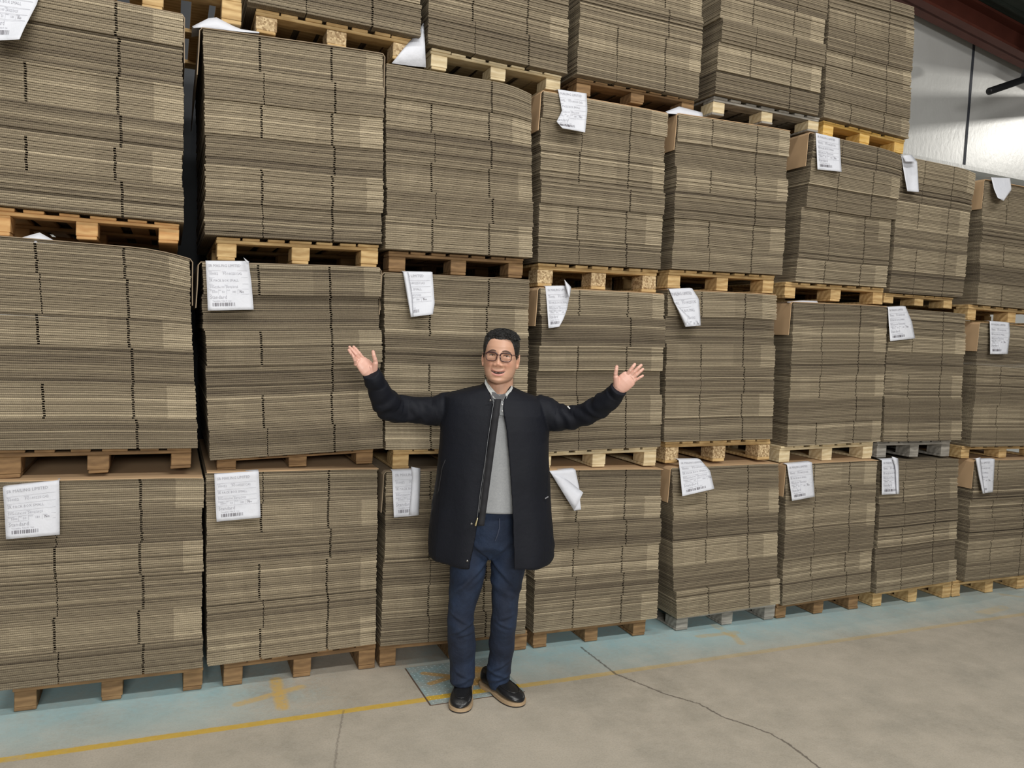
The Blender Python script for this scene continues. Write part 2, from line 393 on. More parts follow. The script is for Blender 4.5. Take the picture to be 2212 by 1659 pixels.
# ------------------------------------------------------------------ the pallet loads
YF, YP, DEPTH = 3.745, 3.785, 1.12      # front of the boards, front of the pallets, depth of a load
COLN = ['first', 'second', 'third', 'fourth', 'fifth', 'sixth', 'seventh', 'eighth']
TIER = {1: 'floor tier', 2: 'second tier', 3: 'third tier', 4: 'top tier'}
ORD = ['top', 'second', 'third', 'fourth', 'fifth', 'sixth']
# front corners of every load, read off the photograph: top near, top far, bottom far, bottom near
L = {
 (1,0): (None, (441,1031), (441,1440), None), (1,1): ((444,1022), (820,1012), (814,1392), (444,1442)),
 (1,2): ((831,1020), (1141,1011), (1138,1368), (820,1396)), (1,3): ((1163,1017), (1434,1013), (1420,1336), (1148,1368)),
 (1,4): ((1449,1011), (1683,1001), (1683,1303), (1457,1336)), (1,5): ((1698,1004), (1898,994), (1883,1278), (1690,1309)),
 (1,6): ((1901,998), (2072,990), (2064,1254), (1888,1282)), (1,7): ((2104,995), None, None, (2080,1257)),
 (2,0): (None, (414,546), (428,968), None), (2,1): ((431,567), (821,578), (829,968), (450,994)),
 (2,2): ((827,590), (1145,605), (1142,968), (831,972)), (2,3): ((1163,622), (1434,635), (1431,965), (1160,978)),
 (2,4): ((1438,626), (1677,637), (1671,948), (1434,955)), (2,5): ((1710,653), (1916,662), (1904,954), (1699,965)),
 (2,6): ((1919,664), (2088,677), (2077,950), (1906,954)), (2,7): ((2116,697), None, None, (2095,965)),
 (3,0): (None, (396,33), (400,481), None), (3,1): ((434,61), (829,116), (830,527), (442,506)),
 (3,2): ((831,137), (1149,190), (1152,557), (830,537)), (3,3): ((1170,197), (1443,245), (1430,581), (1161,565)),
 (3,4): ((1463,246), (1708,283), (1693,594), (1451,580)), (3,5): ((1747,287), (1942,330), (1919,621), (1720,608)),
 (3,6): ((1947,336), (2108,369), (2082,643), (1921,631)), (3,7): ((2126,388), None, None, (2111,657)),
 (4,1): (None, None, (911,80), (533,4)), (4,2): (None, None, (1227,160), (922,93)), (4,3): (None, None, (1512,213), (1246,159)),
 (4,4): (None, None, (1772,249), (1546,201)), (4,5): ((1792,-38), (1978,13), (1966,299), (1779,252)),
 (4,0): (None, None, None, None)}
TOPLEAN = {(4,1): .02, (4,2): .02, (4,3): .02, (4,4): .0}
# pallets: near edge of the near block and far edge of the far block, with the height of the block's foot
P = {
 (4,0): (120,-12,521,58,'pine'), (4,1): (552,73,888,138,'chip'), (4,2): (930,148,1211,197,'pale_pine'), (4,3): (1246,204,1499,242,'brown_pine'),
 (4,4): (1539,247,1768,286,'pale_grey'), (4,5): (1778,291,1952,333,'yellow_pine'),
 (3,0): (-32,524,386,541,'orange_pine'), (3,1): (467,562,816,578,'pine'), (3,2): (839,586,1129,601,'brown_pine'), (3,3): (1160,618,1417,632,'chip'),
 (3,4): (1443,622,1671,634,'pine'), (3,5): (1695,643,1907,658,'pine'), (3,6): (1910,657,2056,671,'pine'), (3,7): (2091,691,2276,703,'pine'),
 (2,0): (-8,1051,412,1025,'brown_pine'), (2,1): (467,1021,805,1006,'brown_pine'), (2,2): (847,1015,1135,1008,'pine'), (2,3): (1160,1015,1417,1009,'pale_pine'),
 (2,4): (1436,1001,1662,993,'chip'), (2,5): (1683,1001,1884,992,'pale_pine'), (2,6): (1894,989,2051,986,'grey_wood'), (2,7): (2077,990,2250,988,'pine'),
 (1,0): (28,1545,437,1492,'brown_pine'), (1,1): (482,1480,810,1437,'brown_pine'), (1,2): (819,1442,1138,1402,'brown_pine'), (1,3): (1151,1400,1394,1370,'brown_pine'),
 (1,4): (1460,1370,1673,1342,'grey_wood'), (1,5): (1676,1339,1854,1312,'brown_pine'), (1,6): (1884,1311,2054,1285,'pine'), (1,7): (2057,1288,2213,1265,'pine')}
PDESC = {'pine': 'yellowish pine', 'chip': 'pine', 'pale_pine': 'pale clean pine', 'brown_pine': 'brown stained', 'pale_grey': 'pale greyish', 'yellow_pine': 'bright golden',
         'orange_pine': 'orange pine', 'grey_wood': 'weathered grey'}
SHAPE = {}
for k, c in L.items():
    r_, c_ = k
    if k == (4,0): continue
    tl, tr, br, bl = c
    g = lambda p: fac(p[0], p[1], YF)
    BR = g(br) if br else None; BL = g(bl) if bl else None; TR = g(tr) if tr else None; TL = g(tl) if tl else None
    W0 = 0.84
    if c_ == 0:
        BL = BR - np.array([W0, 0, 0]); TL = TR - np.array([W0+.01, 0, 0])
        BL[2] -= 0.002
    if c_ == 7:
        BR = BL + np.array([W0, 0, 0.0]); TR = TL + np.array([W0, 0, 0.0])
    if TL is None:
        TL = BL + np.array([-TOPLEAN[k]*1.5, 0, 0.87]); TR = BR + np.array([-TOPLEAN[k], 0, 0.87])
    for q_ in (TL, BL): q_[0] += .006
    for q_ in (TR, BR): q_[0] -= .006
    SHAPE[k] = [TL, TR, BR, BL]

def sheet_pack(name, key, t0, t1, n, idx, typ, dx, dy, nlay, lay0, droop):
    """one pack of flattened cartons: n cartons, each with its two flap slots on the long edge"""
    TL, TR, BR, BL = SHAPE[key]
    rnd = random.Random(hash((key[0]*31+key[1]*7, idx)) & 0xffff)
    s1, s2 = (0.305, 0.70) if typ == 0 else (0.318, 0.712)
    s1 += rnd.uniform(-.006, .006); s2 += rnd.uniform(-.006, .006)
    nw = 0.0125
    nl = nw if typ == 0 else nw*.45
    cuts = [0, .035, .10, .20, s1-nl, s1, s1+.0, .41, .50, .60, s2-nw, s2, .79, .86, .90, .965, 1]
    cuts = sorted(set(round(c, 5) for c in cuts))
    notch = {round(s1-nl, 5): 1, round(s2-nw, 5): 2}
    light = rnd.uniform(.86, .91); ptone = rnd.uniform(-.10, .10) + (0.13 if typ == 0 else -0.10)
    weak = rnd.random() < .3; lt2 = rnd.random() < .4
    V = []; F = []; UV = []; T = []
    nx = len(cuts)
    wr = random.Random(key[0]*9+key[1]); wav = [wr.uniform(-.004, .004) for _ in range(4)]
    def pos(s, t):
        a = TL*(1-s)+TR*s; b = BL*(1-s)+BR*s; p = b*(1-t)+a*t
        z = p[2]
        z += t*0.0 + (droop*(-(max(0, s-.72)/.28)**2)*max(0, (t-.6)/.4))
        z += wav[0]*math.sin(s*6.3+wav[1]*900)*(0.6 if 0.02 < t < 0.98 else 0)
        return p[0], p[1], z
    for j in range(n):
        ta = t0+(t1-t0)*j/n; tb = t0+(t1-t0)*(j+1)/n
        jx = rnd.gauss(0, .0013); jy = rnd.gauss(0, .0015); st = rnd.gauss(0, .12)+ptone
        if rnd.random() < .09: st += .32
        if rnd.random() < .05: jy += .005; st -= .2
        tt = ta+(tb-ta)*0.82
        base = len(V)
        x0 = dx+jx
        for s in cuts:
            xa, ya, za = pos(s, ta); xb, yb, zb = pos(s, tt)
            yf = ya+dy+jy
            V += [(xa+x0, yf, za), (xb+x0, yf, zb), (xa+x0, yf+0.06, za), (xb+x0, yf+0.06, zb), (xa+x0, YF+DEPTH+dy, za), (xb+x0, YF+DEPTH+dy, zb)]
        um = (TR-TL)[0]; vi = lay0+j
        def face(ids, uvq, tone):
            F.append(tuple(base+i for i in ids)); UV.extend(uvq); T.append(tone)
        for i in range(nx-1):
            a, b = i*6, (i+1)*6; sa, sb = cuts[i]*um, cuts[i+1]*um
            sm = (cuts[i]+cuts[i+1])/2
            tn = 0.38+st
            if typ == 0:
                if sm > light: tn += .30
                elif .10 < sm < .2 or (lt2 and sm > s1 and sm < .60): tn += .12
                elif sm < s1: tn += .05
            else:
                if sm > light: tn += rnd.uniform(0, .05)
            q = [(sa, vi), (sb, vi), (sb, vi+.999), (sa, vi+.999)]
            if cuts[i] in notch and not (typ == 1 and notch[cuts[i]] == 1 and weak):
                face((a+2, b+2, b+3, a+3), q, -.3)  # slot back and sides coloured darker to imitate the shade inside
                la, lb_ = Vector(V[base+a]), Vector(V[base+b]); ha, hb2 = Vector(V[base+a+1]), Vector(V[base+b+1])
                c0 = len(V)-base; pa = la.lerp(ha, .70); pb_ = lb_.lerp(hb2, .70); dy_ = Vector((0, .0025, 0))
                V += [tuple(pa+dy_), tuple(pb_+dy_), tuple(hb2+dy_), tuple(ha+dy_)]
                face((c0, c0+1, c0+2, c0+3), [(sa, vi+.7), (sb, vi+.7), (sb, vi+.999), (sa, vi+.999)], tn-.05)
                face((a+0, a+2, a+3, a+1), q, tn-.3); face((b+2, b+0, b+1, b+3), q, tn-.3)
            else:
                face((a, b, b+1, a+1), q, tn); face((a+1, b+1, b+3, a+3), q, tn); face((b, a, a+2, b+2), q, tn)
            face((a+3, b+3, b+5, a+5), q, tn); face((b+2, a+2, a+4, b+4), q, tn); face((b+4, a+4, a+5, b+5), q, tn)
        a = 0; q = [(DEPTH, vi), (0.035, vi), (0.035, vi+.999), (DEPTH, vi+.999)]
        sd = 0.36+st
        face((4, 2, 3, 5), q, sd); face((2, 0, 1, 3), [(0.035, vi), (0, vi), (0, vi+.999), (0.035, vi+.999)], sd)
        b = (nx-1)*6
        face((b+2, b+4, b+5, b+3), q, sd); face((b, b+2, b+3, b+1), q, sd)
    return mesh_obj(name, V, F, M['board'], uvs=UV, tone=T)

DROOP = {(3,2): .035, (3,6): .02, (2,0): .03, (3,0): .0, (3,5): .02}
packs = {}
for k in sorted(SHAPE):
    r_, c_ = k
    nb = 6
    rnd = random.Random(r_*100+c_)
    cutsT = [i/nb+(rnd.uniform(-.018, .018) if 0 < i < nb else 0) for i in range(nb+1)]
    if r_ == 4 and c_ < 5: nb_build = {1: 2, 2: 3, 3: 4, 4: 6}[c_]
    else: nb_build = nb
    typ0 = rnd.choice([0, 1])
    rand_face = 0
    hgt = (SHAPE[k][0]-SHAPE[k][3])[2]
    for i in range(nb_build):
        n = max(7, int(round((cutsT[i+1]-cutsT[i])*hgt/0.0098)))
        gap = 0.0
        dx = rnd.uniform(-.006, .006); dy = rnd.uniform(-.010, .008)
        if k == (2,3): dy += -.014 if i >= 3 else .008
        if k == (3,5): dx += 0.016 if i >= 3 else -.004; dy += (-.012 if i >= 3 else .004)
        if k == (2,5): dy += (-.014 if i >= 3 else .004)
        o = sheet_pack('cardboard_pack', k, cutsT[i], cutsT[i+1], n, i, (typ0+i) % 2, dx, dy, nb, i*20+c_*200+r_*1700, DROOP.get(k, 0.004))
        if r_ == 4 and c_ < 5:
            pos_ = ['lowest', 'second lowest', 'third lowest', 'fourth lowest', 'fifth lowest', 'topmost'][i]
        else:
            pos_ = ['lowest', 'second lowest', 'third lowest', 'third highest', 'second highest', 'topmost'][i]
        tag(o, 'brown flat carton pack, %s in %s column of the %s' % (pos_, COLN[c_], TIER[r_]), 'cardboard pack', 'packs of flat cartons on the %s, %s column' % (TIER[r_], COLN[c_]))
        packs[(k, i)] = o

# loads standing deeper in, glimpsed through the wide gap and under the front pallets
for cc, xx in enumerate((None, 0.95, 1.85, 2.75, 3.65, 4.50)):
    if cc == 0: continue
    for t_, (z0, z1) in enumerate(((.13, 1.22), (1.36, 2.36), (2.50, 3.48))):
        SHAPE[(t_, 20)] = [np.array([xx, YF, z1]), np.array([xx+.84, YF, z1]), np.array([xx+.84, YF, z0]), np.array([xx, YF, z0])]
        where = 'in the gap after the first column' if cc == 0 else 'behind the %s column' % COLN[cc+0]
        for i in range(2):
            o = sheet_pack('cardboard_pack', (t_, 20), i/2, (i+1)/2, 26, i, 1, 0, 0, 2, 9000+i*30+t_*70+cc*300, 0)
            for v in o.data.vertices: v.co.y += 1.35
            tag(o, 'shadowed pack deep %s, %s half of %s load' % (where, ['lower', 'upper'][i], ['lowest', 'middle', 'highest'][t_]), 'cardboard pack', 'packs deep behind the front row')
        zb = [0, 1.225, 2.365][t_]
        pb = MB(); pb.box(xx+.02, xx+.82, YF+1.36, YF+2.4, z0-.022, z0-.001)
        rt = pb.build('wooden_pallet', M['brown_pine']); tag(rt, 'shadowed pallet deep %s, under the %s load' % (where, ['lowest', 'middle', 'highest'][t_]), 'pallet', 'pallets deep behind the front row')
        for bx_ in (xx+.02, xx+.375, xx+.735):
            q = MB(); q.box(bx_, bx_+.085, YF+1.37, YF+2.4, zb, z0-.023); q.build('block', M['brown_pine'], rt)
        del SHAPE[(t_, 20)]
# dark steel pier behind the wide gap, enlarged to keep the view through dark
pc = MB(); pc.box(-0.55, 0.90, 5.25, 5.32, 0, 7.9)
for x_ in (-0.55, -0.08, 0.40, 0.84): pc.box(x_, x_+.06, 5.12, 5.25, 0, 7.9)
pc = pc.build('trim_11', plain('blue_black_steel', (0.012, 0.016, 0.022), 0.6)); tag(pc, kind='structure')
# ---- top sheets: a flat board laid on the load, its ends creased down over the sides
def top_sheet(k, left, right, bright=True, hang=0.2):
    TL, TR, BR, BL = SHAPE[k]; d = DROOP.get(k, 0.004)
    yo = -0.004; mb = MB(); th = 0.004
    def top(s):
        p = TL*(1-s)+TR*s; return Vector((p[0], 0, p[2]-d*(max(0, s-.72)/.28)**2+0.0005))
    y0, y1 = YF+yo, YF+DEPTH-0.02
    prof = [top(s) for s in (0, .03, .2, .4, .6, .72, .8, .88, .94, .97, 1)]
    e = 0.010
    path = []
    if left:
        path += [Vector((prof[0].x-e-.004, 0, prof[0].z-hang)), Vector((prof[0].x-e, 0, prof[0].z-hang*.5)), Vector((prof[0].x-e+.001, 0, prof[0].z-.012))]
    path += [p+Vector((0, 0, 0.0)) for p in prof]
    if right:
        q = prof[-1]; path += [Vector((q.x+e-.001, 0, q.z-.012)), Vector((q.x+e, 0, q.z-hang*.5)), Vector((q.x+e+.003, 0, q.z-hang))]
    vs = []; fs = []
    m = len(path)
    for i, p in enumerate(path):
        a = path[max(i-1, 0)]; b = path[min(i+1, m-1)]; t = (b-a).normalized(); nrm = Vector((-t.z, 0, t.x))
        for y in (y0, y1):
            vs.append((p.x, y, p.z)); vs.append((p.x+nrm.x*th, y, p.z+nrm.z*th))
    for i in range(m-1):
        a, b = i*4, (i+1)*4
        fs += [(a+1, b+1, b+3, a+3), (b, a, a+2, b+2), (a, b, b+1, a+1), (b+2, a+2, a+3, b+3)]
    fs += [(0, 1, 3, 2), ((m-1)*4+1, (m-1)*4, (m-1)*4+2, (m-1)*4+3)]
    mb.add(vs, fs)
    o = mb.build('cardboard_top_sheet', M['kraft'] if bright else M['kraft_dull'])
    tag(o, '%s covering the %s column load, %s' % ('brown flat board with creased end flap' if (left or right) else 'brown flat board without flaps', COLN[k[1]], TIER[k[0]]), 'cardboard sheet', 'boards laid over the loads')
for k, l_, r_ in [((3,1),1,1), ((3,0),0,1), ((3,3),1,0), ((3,4),1,0), ((3,5),1,0), ((3,7),1,0), ((2,0),0,1), ((2,1),1,1), ((2,2),1,0), ((2,3),1,0), ((2,4),0,0), ((2,5),1,0), ((2,7),1,0),
                  ((1,0),0,0), ((1,1),0,0), ((1,2),1,0), ((1,3),0,0), ((1,4),1,0), ((1,5),1,0), ((1,7),1,0)]:
    top_sheet(k, l_, r_, bright=not (k in ((3,1),(3,0),(2,0),(2,1),(2,2),(1,2))))

# ---- pallets
def pallet(k):
    r_, c_ = k
    xa, ya, xb, yb, w = P[k]
    A = fac(xa, ya, YP); B = fac(xb, yb, YP)
    x0, x1 = float(A[0]), float(B[0])
    if r_ == 1: za = zb = 0.003
    else: za, zb = float(A[2]), float(B[2])
    def topz(x):
        if k == (4,0): return (za+(zb-za)*(x-x0)/(x1-x0))+0.135
        TL, TR, BR, BL = SHAPE[k]; s = (x-BL[0])/(BR[0]-BL[0]); return float(BL[2]*(1-s)+BR[2]*s)-0.002
    def botz(x): return za+(zb-za)*(x-x0)/(x1-x0)
    # keep clear of the load beneath
    if r_ > 1 and (r_-1, c_) in SHAPE:
        TL, TR, BR, BL = SHAPE[(r_-1, c_)]
        dr = DROOP.get((r_-1, c_), .004)
        lift = 0
        for s_ in (0.0, .1, .25, .5, .7, .85, .95):
            xx = TL[0]*(1-s_)+TR[0]*s_; zt = TL[2]*(1-s_)+TR[2]*s_-dr*(max(0, s_-.72)/.28)**2+.006
            if x0 <= xx <= x1: lift = max(lift, zt-botz(xx))
        za += lift; zb += lift
    mat = {'chip': M['pine'], 'pale_grey': M['pale_pine']}.get(w) or M[w]
    bmat = M['chip'] if w == 'chip' else mat
    if w == 'pale_grey': mat = M['grey_wood']
    root = empty('wooden_pallet', (x0, YP, za))
    off = Vector((x0, YP, za))
    def hx(xl, xr, y0, y1, f0, f1):
        """f0,f1 are heights as fractions between foot and deck"""
        def z(x, f): return botz(x)*(1-f)+topz(x)*f
        return [(xl, y0, z(xl, f0)), (xr, y0, z(xr, f0)), (xr, y1, z(xr, f0)), (xl, y1, z(xl, f0)), (xl, y0, z(xl, f1)), (xr, y0, z(xr, f1)), (xr, y1, z(xr, f1)), (xl, y1, z(xl, f1))]
    def put(name, pts, m):
        c = sum((Vector(p) for p in pts), Vector())/8
        mb = MB(); mb.hexa([Vector(p)-off for p in pts]); o = mb.build(name, m, root)
        bm = bmesh.new(); bm.from_mesh(o.data); bmesh.ops.bevel(bm, geom=bm.edges[:]+bm.verts[:], offset=0.0025, segments=1, affect='EDGES'); bm.to_mesh(o.data); bm.free()
        return o
    bw = 0.092 if w == 'chip' else 0.085
    rnd = random.Random(k[0]*17+k[1])
    fb, fs, ft = 0.13, 0.72, 0.865
    W = x1-x0; D = 1.1; bx = [x0, x0+W/2-bw/2, x1-bw]
    for q, x in enumerate(bx):
        if r_ == 1 or not (r_ == 3 and c_ in (6,)):
            put('bottom_board', hx(x+rnd.uniform(-.002, .006), x+bw+rnd.uniform(-.006, .002), YP+0.002, YP+D, 0, fb), mat)
        for y in (0, D/2-0.06, D-0.12):
            put('block', hx(x+rnd.uniform(0, .003), x+bw, YP+y+(0.0 if y else rnd.uniform(.0, .006)), YP+y+0.12, fb+.003, fs-.003), bmat)
    for y in (0.0, D/2-0.05, D-0.10):
        put('stringer_board', hx(x0+rnd.uniform(-.004, .004), x1+rnd.uniform(-.003, .003), YP+y, YP+y+0.10, fs, ft-.004), mat)
    nb_ = 7 if c_ not in (0,) else 6
    for i in range(nb_):
        wd = (0.10 if i in (0, nb_-1, nb_//2) else 0.075); cx_ = x0+wd/2+(W-wd)*i/(nb_-1)
        put('deck_board', hx(cx_-wd/2, cx_+wd/2, YP+rnd.uniform(-.008, .006), YP+D, ft, 0.995), mat)
    ex = ' with chipboard blocks' if w == 'chip' else ''
    tag(root, '%s pallet%s carrying the %s column of the %s' % (PDESC[w], ex, COLN[c_], TIER[r_]), 'pallet', 'wooden pallets between the tiers')
for k in P: pallet(k)

# ---- delivery sheets hanging over the front edges
TXT = [('SR MAILING LIMITED', .06, .885, .060), ('Item', .06, .775, .028), ('000052', .07, .725, .050), ('Order', .36, .775, .028), ('PO1402251242', .38, .725, .050),
       ('Desc', .06, .635, .028), ('SR PACK BOX SMALL', .06, .585, .052), ('Size/ref', .06, .500, .026), ('305x225x100', .06, .455, .045), ('Date', .40, .500, .026), ('24/02/2025', .42, .455, .045),
       ('Quantity', .06, .400, .024), ('5000', .11, .355, .045), ('Bale', .26, .400, .024), ('50', .33, .355, .045), ('Stack', .44, .400, .024), ('180', .55, .355, .045), ('Print', .70, .400, .024),
       ('Standard', .06, .235, .078), ('Traceability  Pallet ID  Scan', .11, .180, .028)]
TXT_DARK = [('No', .72, .350, .055)]
def text_layout(items):
    V = []; F = []
    dg = bpy.context.evaluated_depsgraph_get()
    for s, x, y, h in items:
        cu = bpy.data.curves.new('t', 'FONT'); cu.body = s; cu.size = h*1.35; cu.resolution_u = 1
        o = bpy.data.objects.new('t', cu); C.objects.link(o); dg.update()
        me = bpy.data.meshes.new_from_object(o.evaluated_get(bpy.context.evaluated_depsgraph_get()))
        b = len(V); V += [(x+v.co.x, y+v.co.y) for v in me.vertices]; F += [tuple(i+b for i in p.vertices) for p in me.polygons]
        bpy.data.objects.remove(o); bpy.data.curves.remove(cu); bpy.data.meshes.remove(me)
    return V, F
LAY = text_layout(TXT); LAYD = text_layout(TXT_DARK)
def add_rect(V, F, x0, x1, y0, y1):
    b = len(V); V += [(x0, y0), (x1, y0), (x1, y1), (x0, y1)]; F.append((b, b+1, b+2, b+3))
for yy in (.805, .665, .530, .425, .325): add_rect(LAY[0], LAY[1], .05, .93, yy, yy+.004)
for xx in (.25, .43, .68): add_rect(LAY[0], LAY[1], xx, xx+.004, .325, .425)
rb = random.Random(3); BAR = ([], []); xx = .11
while xx < .60:
    wd = rb.choice([.006, .010, .016]); add_rect(BAR[0], BAR[1], xx, xx+wd, .085, .155); xx += wd+rb.choice([.006, .008, .012, .02])
def resample(pl, n):
    pl = [np.array(p, float) for p in pl]; d = [0]
    for i in range(1, len(pl)): d.append(d[-1]+np.linalg.norm(pl[i]-pl[i-1]))
    out = []
    for k in range(n):
        s = d[-1]*k/(n-1); i = 1
        while i < len(pl)-1 and d[i] < s: i += 1
        f = (s-d[i-1])/(d[i]-d[i-1]); out.append(pl[i-1]*(1-f)+pl[i]*f)
    return out
def delivery_sheet(Lp, Rp, label, text=(0, 1), fold=None, lift=0.035, back=0.03, seed=0, flat=False, y=None, vr=(0, 1), twist=0.0, trow=None):
    n, m = 15, 11; rn = random.Random(seed); ph = rn.uniform(0, 6)
    Ls, Rs = resample(Lp, n), resample(Rp, n); yb = (y if y is not None else YF-0.017)
    grid = []
    for i in range(n):
        row = []; f = i/(n-1)
        for j in range(m):
            g = j/(m-1); p = Ls[i]*(1-g)+Rs[i]*g
            yy = yb-lift*f**1.4-0.006*math.sin(ph+g*5+f*2)*f-twist*(g-.5)*f
            row.append(fac(p[0], p[1], yy))
        grid.append(row)
    rows = []
    if back:
        for kk, (dy, dz) in enumerate([(back, 0.004), (back*.35, 0.004), (.0, .002)]):
            rows.append([g+np.array([0, dy+0.012, dz]) for g in grid[0]])
    rows += grid
    V = [v for r in rows for v in r]; F = []
    for i in range(len(rows)-1):
        for j in range(m-1): a = i*m+j; F.append((a, a+m, a+m+1, a+1))
    if fold:
        b = len(V)
        # a folded-over flap lying in front of the sheet: triangle/quad strip of pixel points
        fl_, fr_ = resample(fold[0], 9), resample(fold[1], 9)
        for i in range(9):
            for j in range(4):
                g = j/3; p = fl_[i]*(1-g)+fr_[i]*g; f = i/8
                V.append(fac(p[0], p[1], yb-lift*f**1.4-0.008-0.010*math.sin(math.pi*g)))
        for i in range(8):
            for j in range(3): a = b+i*4+j; F.append((a, a+4, a+5, a+1))
    o = mesh_obj('delivery_sheet', V, F, M['paper'], smooth=True)
    sd = o.modifiers.new('s', 'SOLIDIFY'); sd.thickness = 0.0006; sd.offset = 0
    tag(o, label, 'paper sheet', 'white delivery sheets on the loads')
    if text:
        G = np.array([[g for g in r] for r in grid])
        def S(u, v):
            u = min(max(u, 0), 1)*(m-1); w_ = (1-min(max(v, 0), 1))*(n-1); i, j = min(int(w_), n-2), min(int(u), m-2); fi, fj = w_-i, u-j
            return (G[i, j]*(1-fi)*(1-fj)+G[i+1, j]*fi*(1-fj)+G[i, j+1]*(1-fi)*fj+G[i+1, j+1]*fi*fj)+np.array([0, -0.0016, 0])
        u0, u1 = text; a_, b_ = vr
        def emit(nm, lay, mat):
            V2, F2 = [], []; idx = {}
            for f in lay[1]:
                cs = [lay[0][i] for i in f]; cu_ = sum(c[0] for c in cs)/len(cs); cv_ = sum(c[1] for c in cs)/len(cs)
                if not (u0 <= cu_ <= u1 and a_ <= cv_ <= b_): continue
                ff = []
                for i in f:
                    if i not in idx:
                        x, yv = lay[0][i]; idx[i] = len(V2); V2.append(S((x-u0)/(u1-u0), (yv-a_)/(b_-a_)))
                    ff.append(idx[i])
                F2.append(tuple(ff))
            if F2: mesh_obj(nm, V2, F2, mat, o)
        emit('printed_text', LAY, M['ink']); emit('bold_word', LAYD, M['ink_dark']); emit('barcode', BAR, M['ink_dark'])
    return o
def DS(*a, **k): return delivery_sheet(*a, **k)
S_ = 'white delivery sheet '
# third tier
DS([(-48,-62),(-30,10),(-22,88)], [(92,-36),(80,8),(53,60),(42,85)], S_+'with curled corner, hanging high on the first column, third tier', lift=.14, seed=1)
DS([(1205,193),(1211,222),(1214,240),(1202,263),(1215,277)], [(1267,202),(1269,236),(1264,286)], S_+'creased down its near side, on fourth column of third tier', text=(.12, .95), seed=2, lift=.05)
DS([(1762,287),(1764,325),(1766,366)], [(1814,299),(1816,340),(1818,371)], S_+'hanging straight on the sixth column of third tier', seed=3)
DS([(1947,337),(1953,375),(1960,413)], [(1981,349),(1983,375),(1985,415)], S_+'folded to a narrow blank strip, seventh column, third tier', text=None, seed=4, fold=([(1949,336),(1956,349)], [(1969,334),(1981,349)]), lift=.03)
DS([(2141,383),(2147,408),(2155,427)], [(2182,385),(2185,410),(2168,434)], S_+'crumpled to a point, on eighth column of third tier', text=None, seed=5, lift=.06)
# second tier
DS([(444,564),(447,620),(449,671)], [(537,565),(543,610),(548,669)], S_+'hanging flat with one small upturned corner, second column, second tier', seed=6, fold=([(526,556),(531,566)], [(527,557),(539,566)]), lift=.03)
DS([(870,587),(879,640),(887,685)], [(934,588),(939,655),(935,679)], S_+'with a long folded side, on third column of second tier', text=(.35, 1), seed=7, fold=([(870,587),(879,640),(887,685)], [(882,588),(891,640),(893,684)]), lift=.05)
DS([(1178,619),(1182,665),(1185,709)], [(1221,618),(1230,640),(1225,668),(1217,690),(1208,706)], S_+'tapering to a curled corner, on fourth column of second tier', text=(0, .72), seed=8, lift=.05, fold=([(1219,604),(1221,618),(1228,640)], [(1220,605),(1234,620),(1231,642)]))
DS([(1445,625),(1462,665),(1481,706)], [(1495,623),(1510,646),(1514,703)], S_+'swung askew with its corner tucked, fifth column, second tier', text=(.15, .9), vr=(.33, 1), seed=9, fold=([(1454,648),(1480,705)], [(1457,655),(1489,685)]), lift=.05)
DS([(1918,664),(1920,700),(1923,737)], [(1956,662),(1970,695),(1977,731)], S_+'widening towards its lower edge, seventh column of second tier', seed=10)
DS([(2138,694),(2139,730),(2139,765)], [(2180,697),(2182,720),(2177,765)], S_+'hanging straight on the eighth column of second tier', seed=11, lift=.02)
# floor tier
DS([(6,1054),(10,1110),(13,1165)], [(128,1039),(129,1100),(129,1155)], S_+'hanging flat on the first column of floor tier', seed=12, lift=.02)
DS([(463,1026),(465,1078),(468,1127)], [(559,1019),(561,1068),(563,1118)], S_+'hanging flat on the second column of floor tier', seed=13, lift=.02)
DS([(847,1018),(849,1070),(851,1118)], [(908,1016),(907,1060),(905,1113)], S_+'folded down one side, beside the man\'s coat, floor tier', text=(0, .62), seed=14, fold=([(888,1008),(891,1030),(884,1112)], [(908,1012),(908,1030),(905,1113)]), lift=.03)
DS([(1188,1019),(1212,1058),(1240,1103)], [(1243,1015),(1251,1052),(1253,1080),(1255,1101)], S_+'folded diagonally into a blank point, beside the man\'s coat', text=None, seed=15, fold=([(1190,1022),(1240,1103)], [(1225,1036),(1260,1064)]), lift=.05)
DS([(1466,994),(1470,1030),(1474,1072)], [(1513,993),(1534,1017),(1543,1056)], S_+'flared wide at its lower edge, fifth column of floor tier', seed=16, text=(0, .8), lift=.07)
DS([(1700,1004),(1706,1045),(1711,1082)], [(1754,999),(1757,1035),(1760,1073)], S_+'hanging flat on the sixth column of floor tier', seed=17, lift=.02)
DS([(1905,994),(1905,1030),(1905,1069)], [(1939,992),(1941,1030),(1943,1067)], S_+'folded along its far side, seventh column, floor tier', text=(0, .75), seed=18, fold=([(1926,986),(1934,1010),(1936,1067)], [(1940,990),(1942,1010),(1943,1067)]), lift=.02)
DS([(2112,994),(2117,1030),(2122,1066)], [(2149,992),(2147,1030),(2145,1063)], S_+'folded and slanting, on eighth column of floor tier', text=(.3, 1), seed=19, fold=([(2107,990),(2113,1025),(2122,1066)], [(2118,988),(2122,1025),(2128,1066)]), lift=.02)
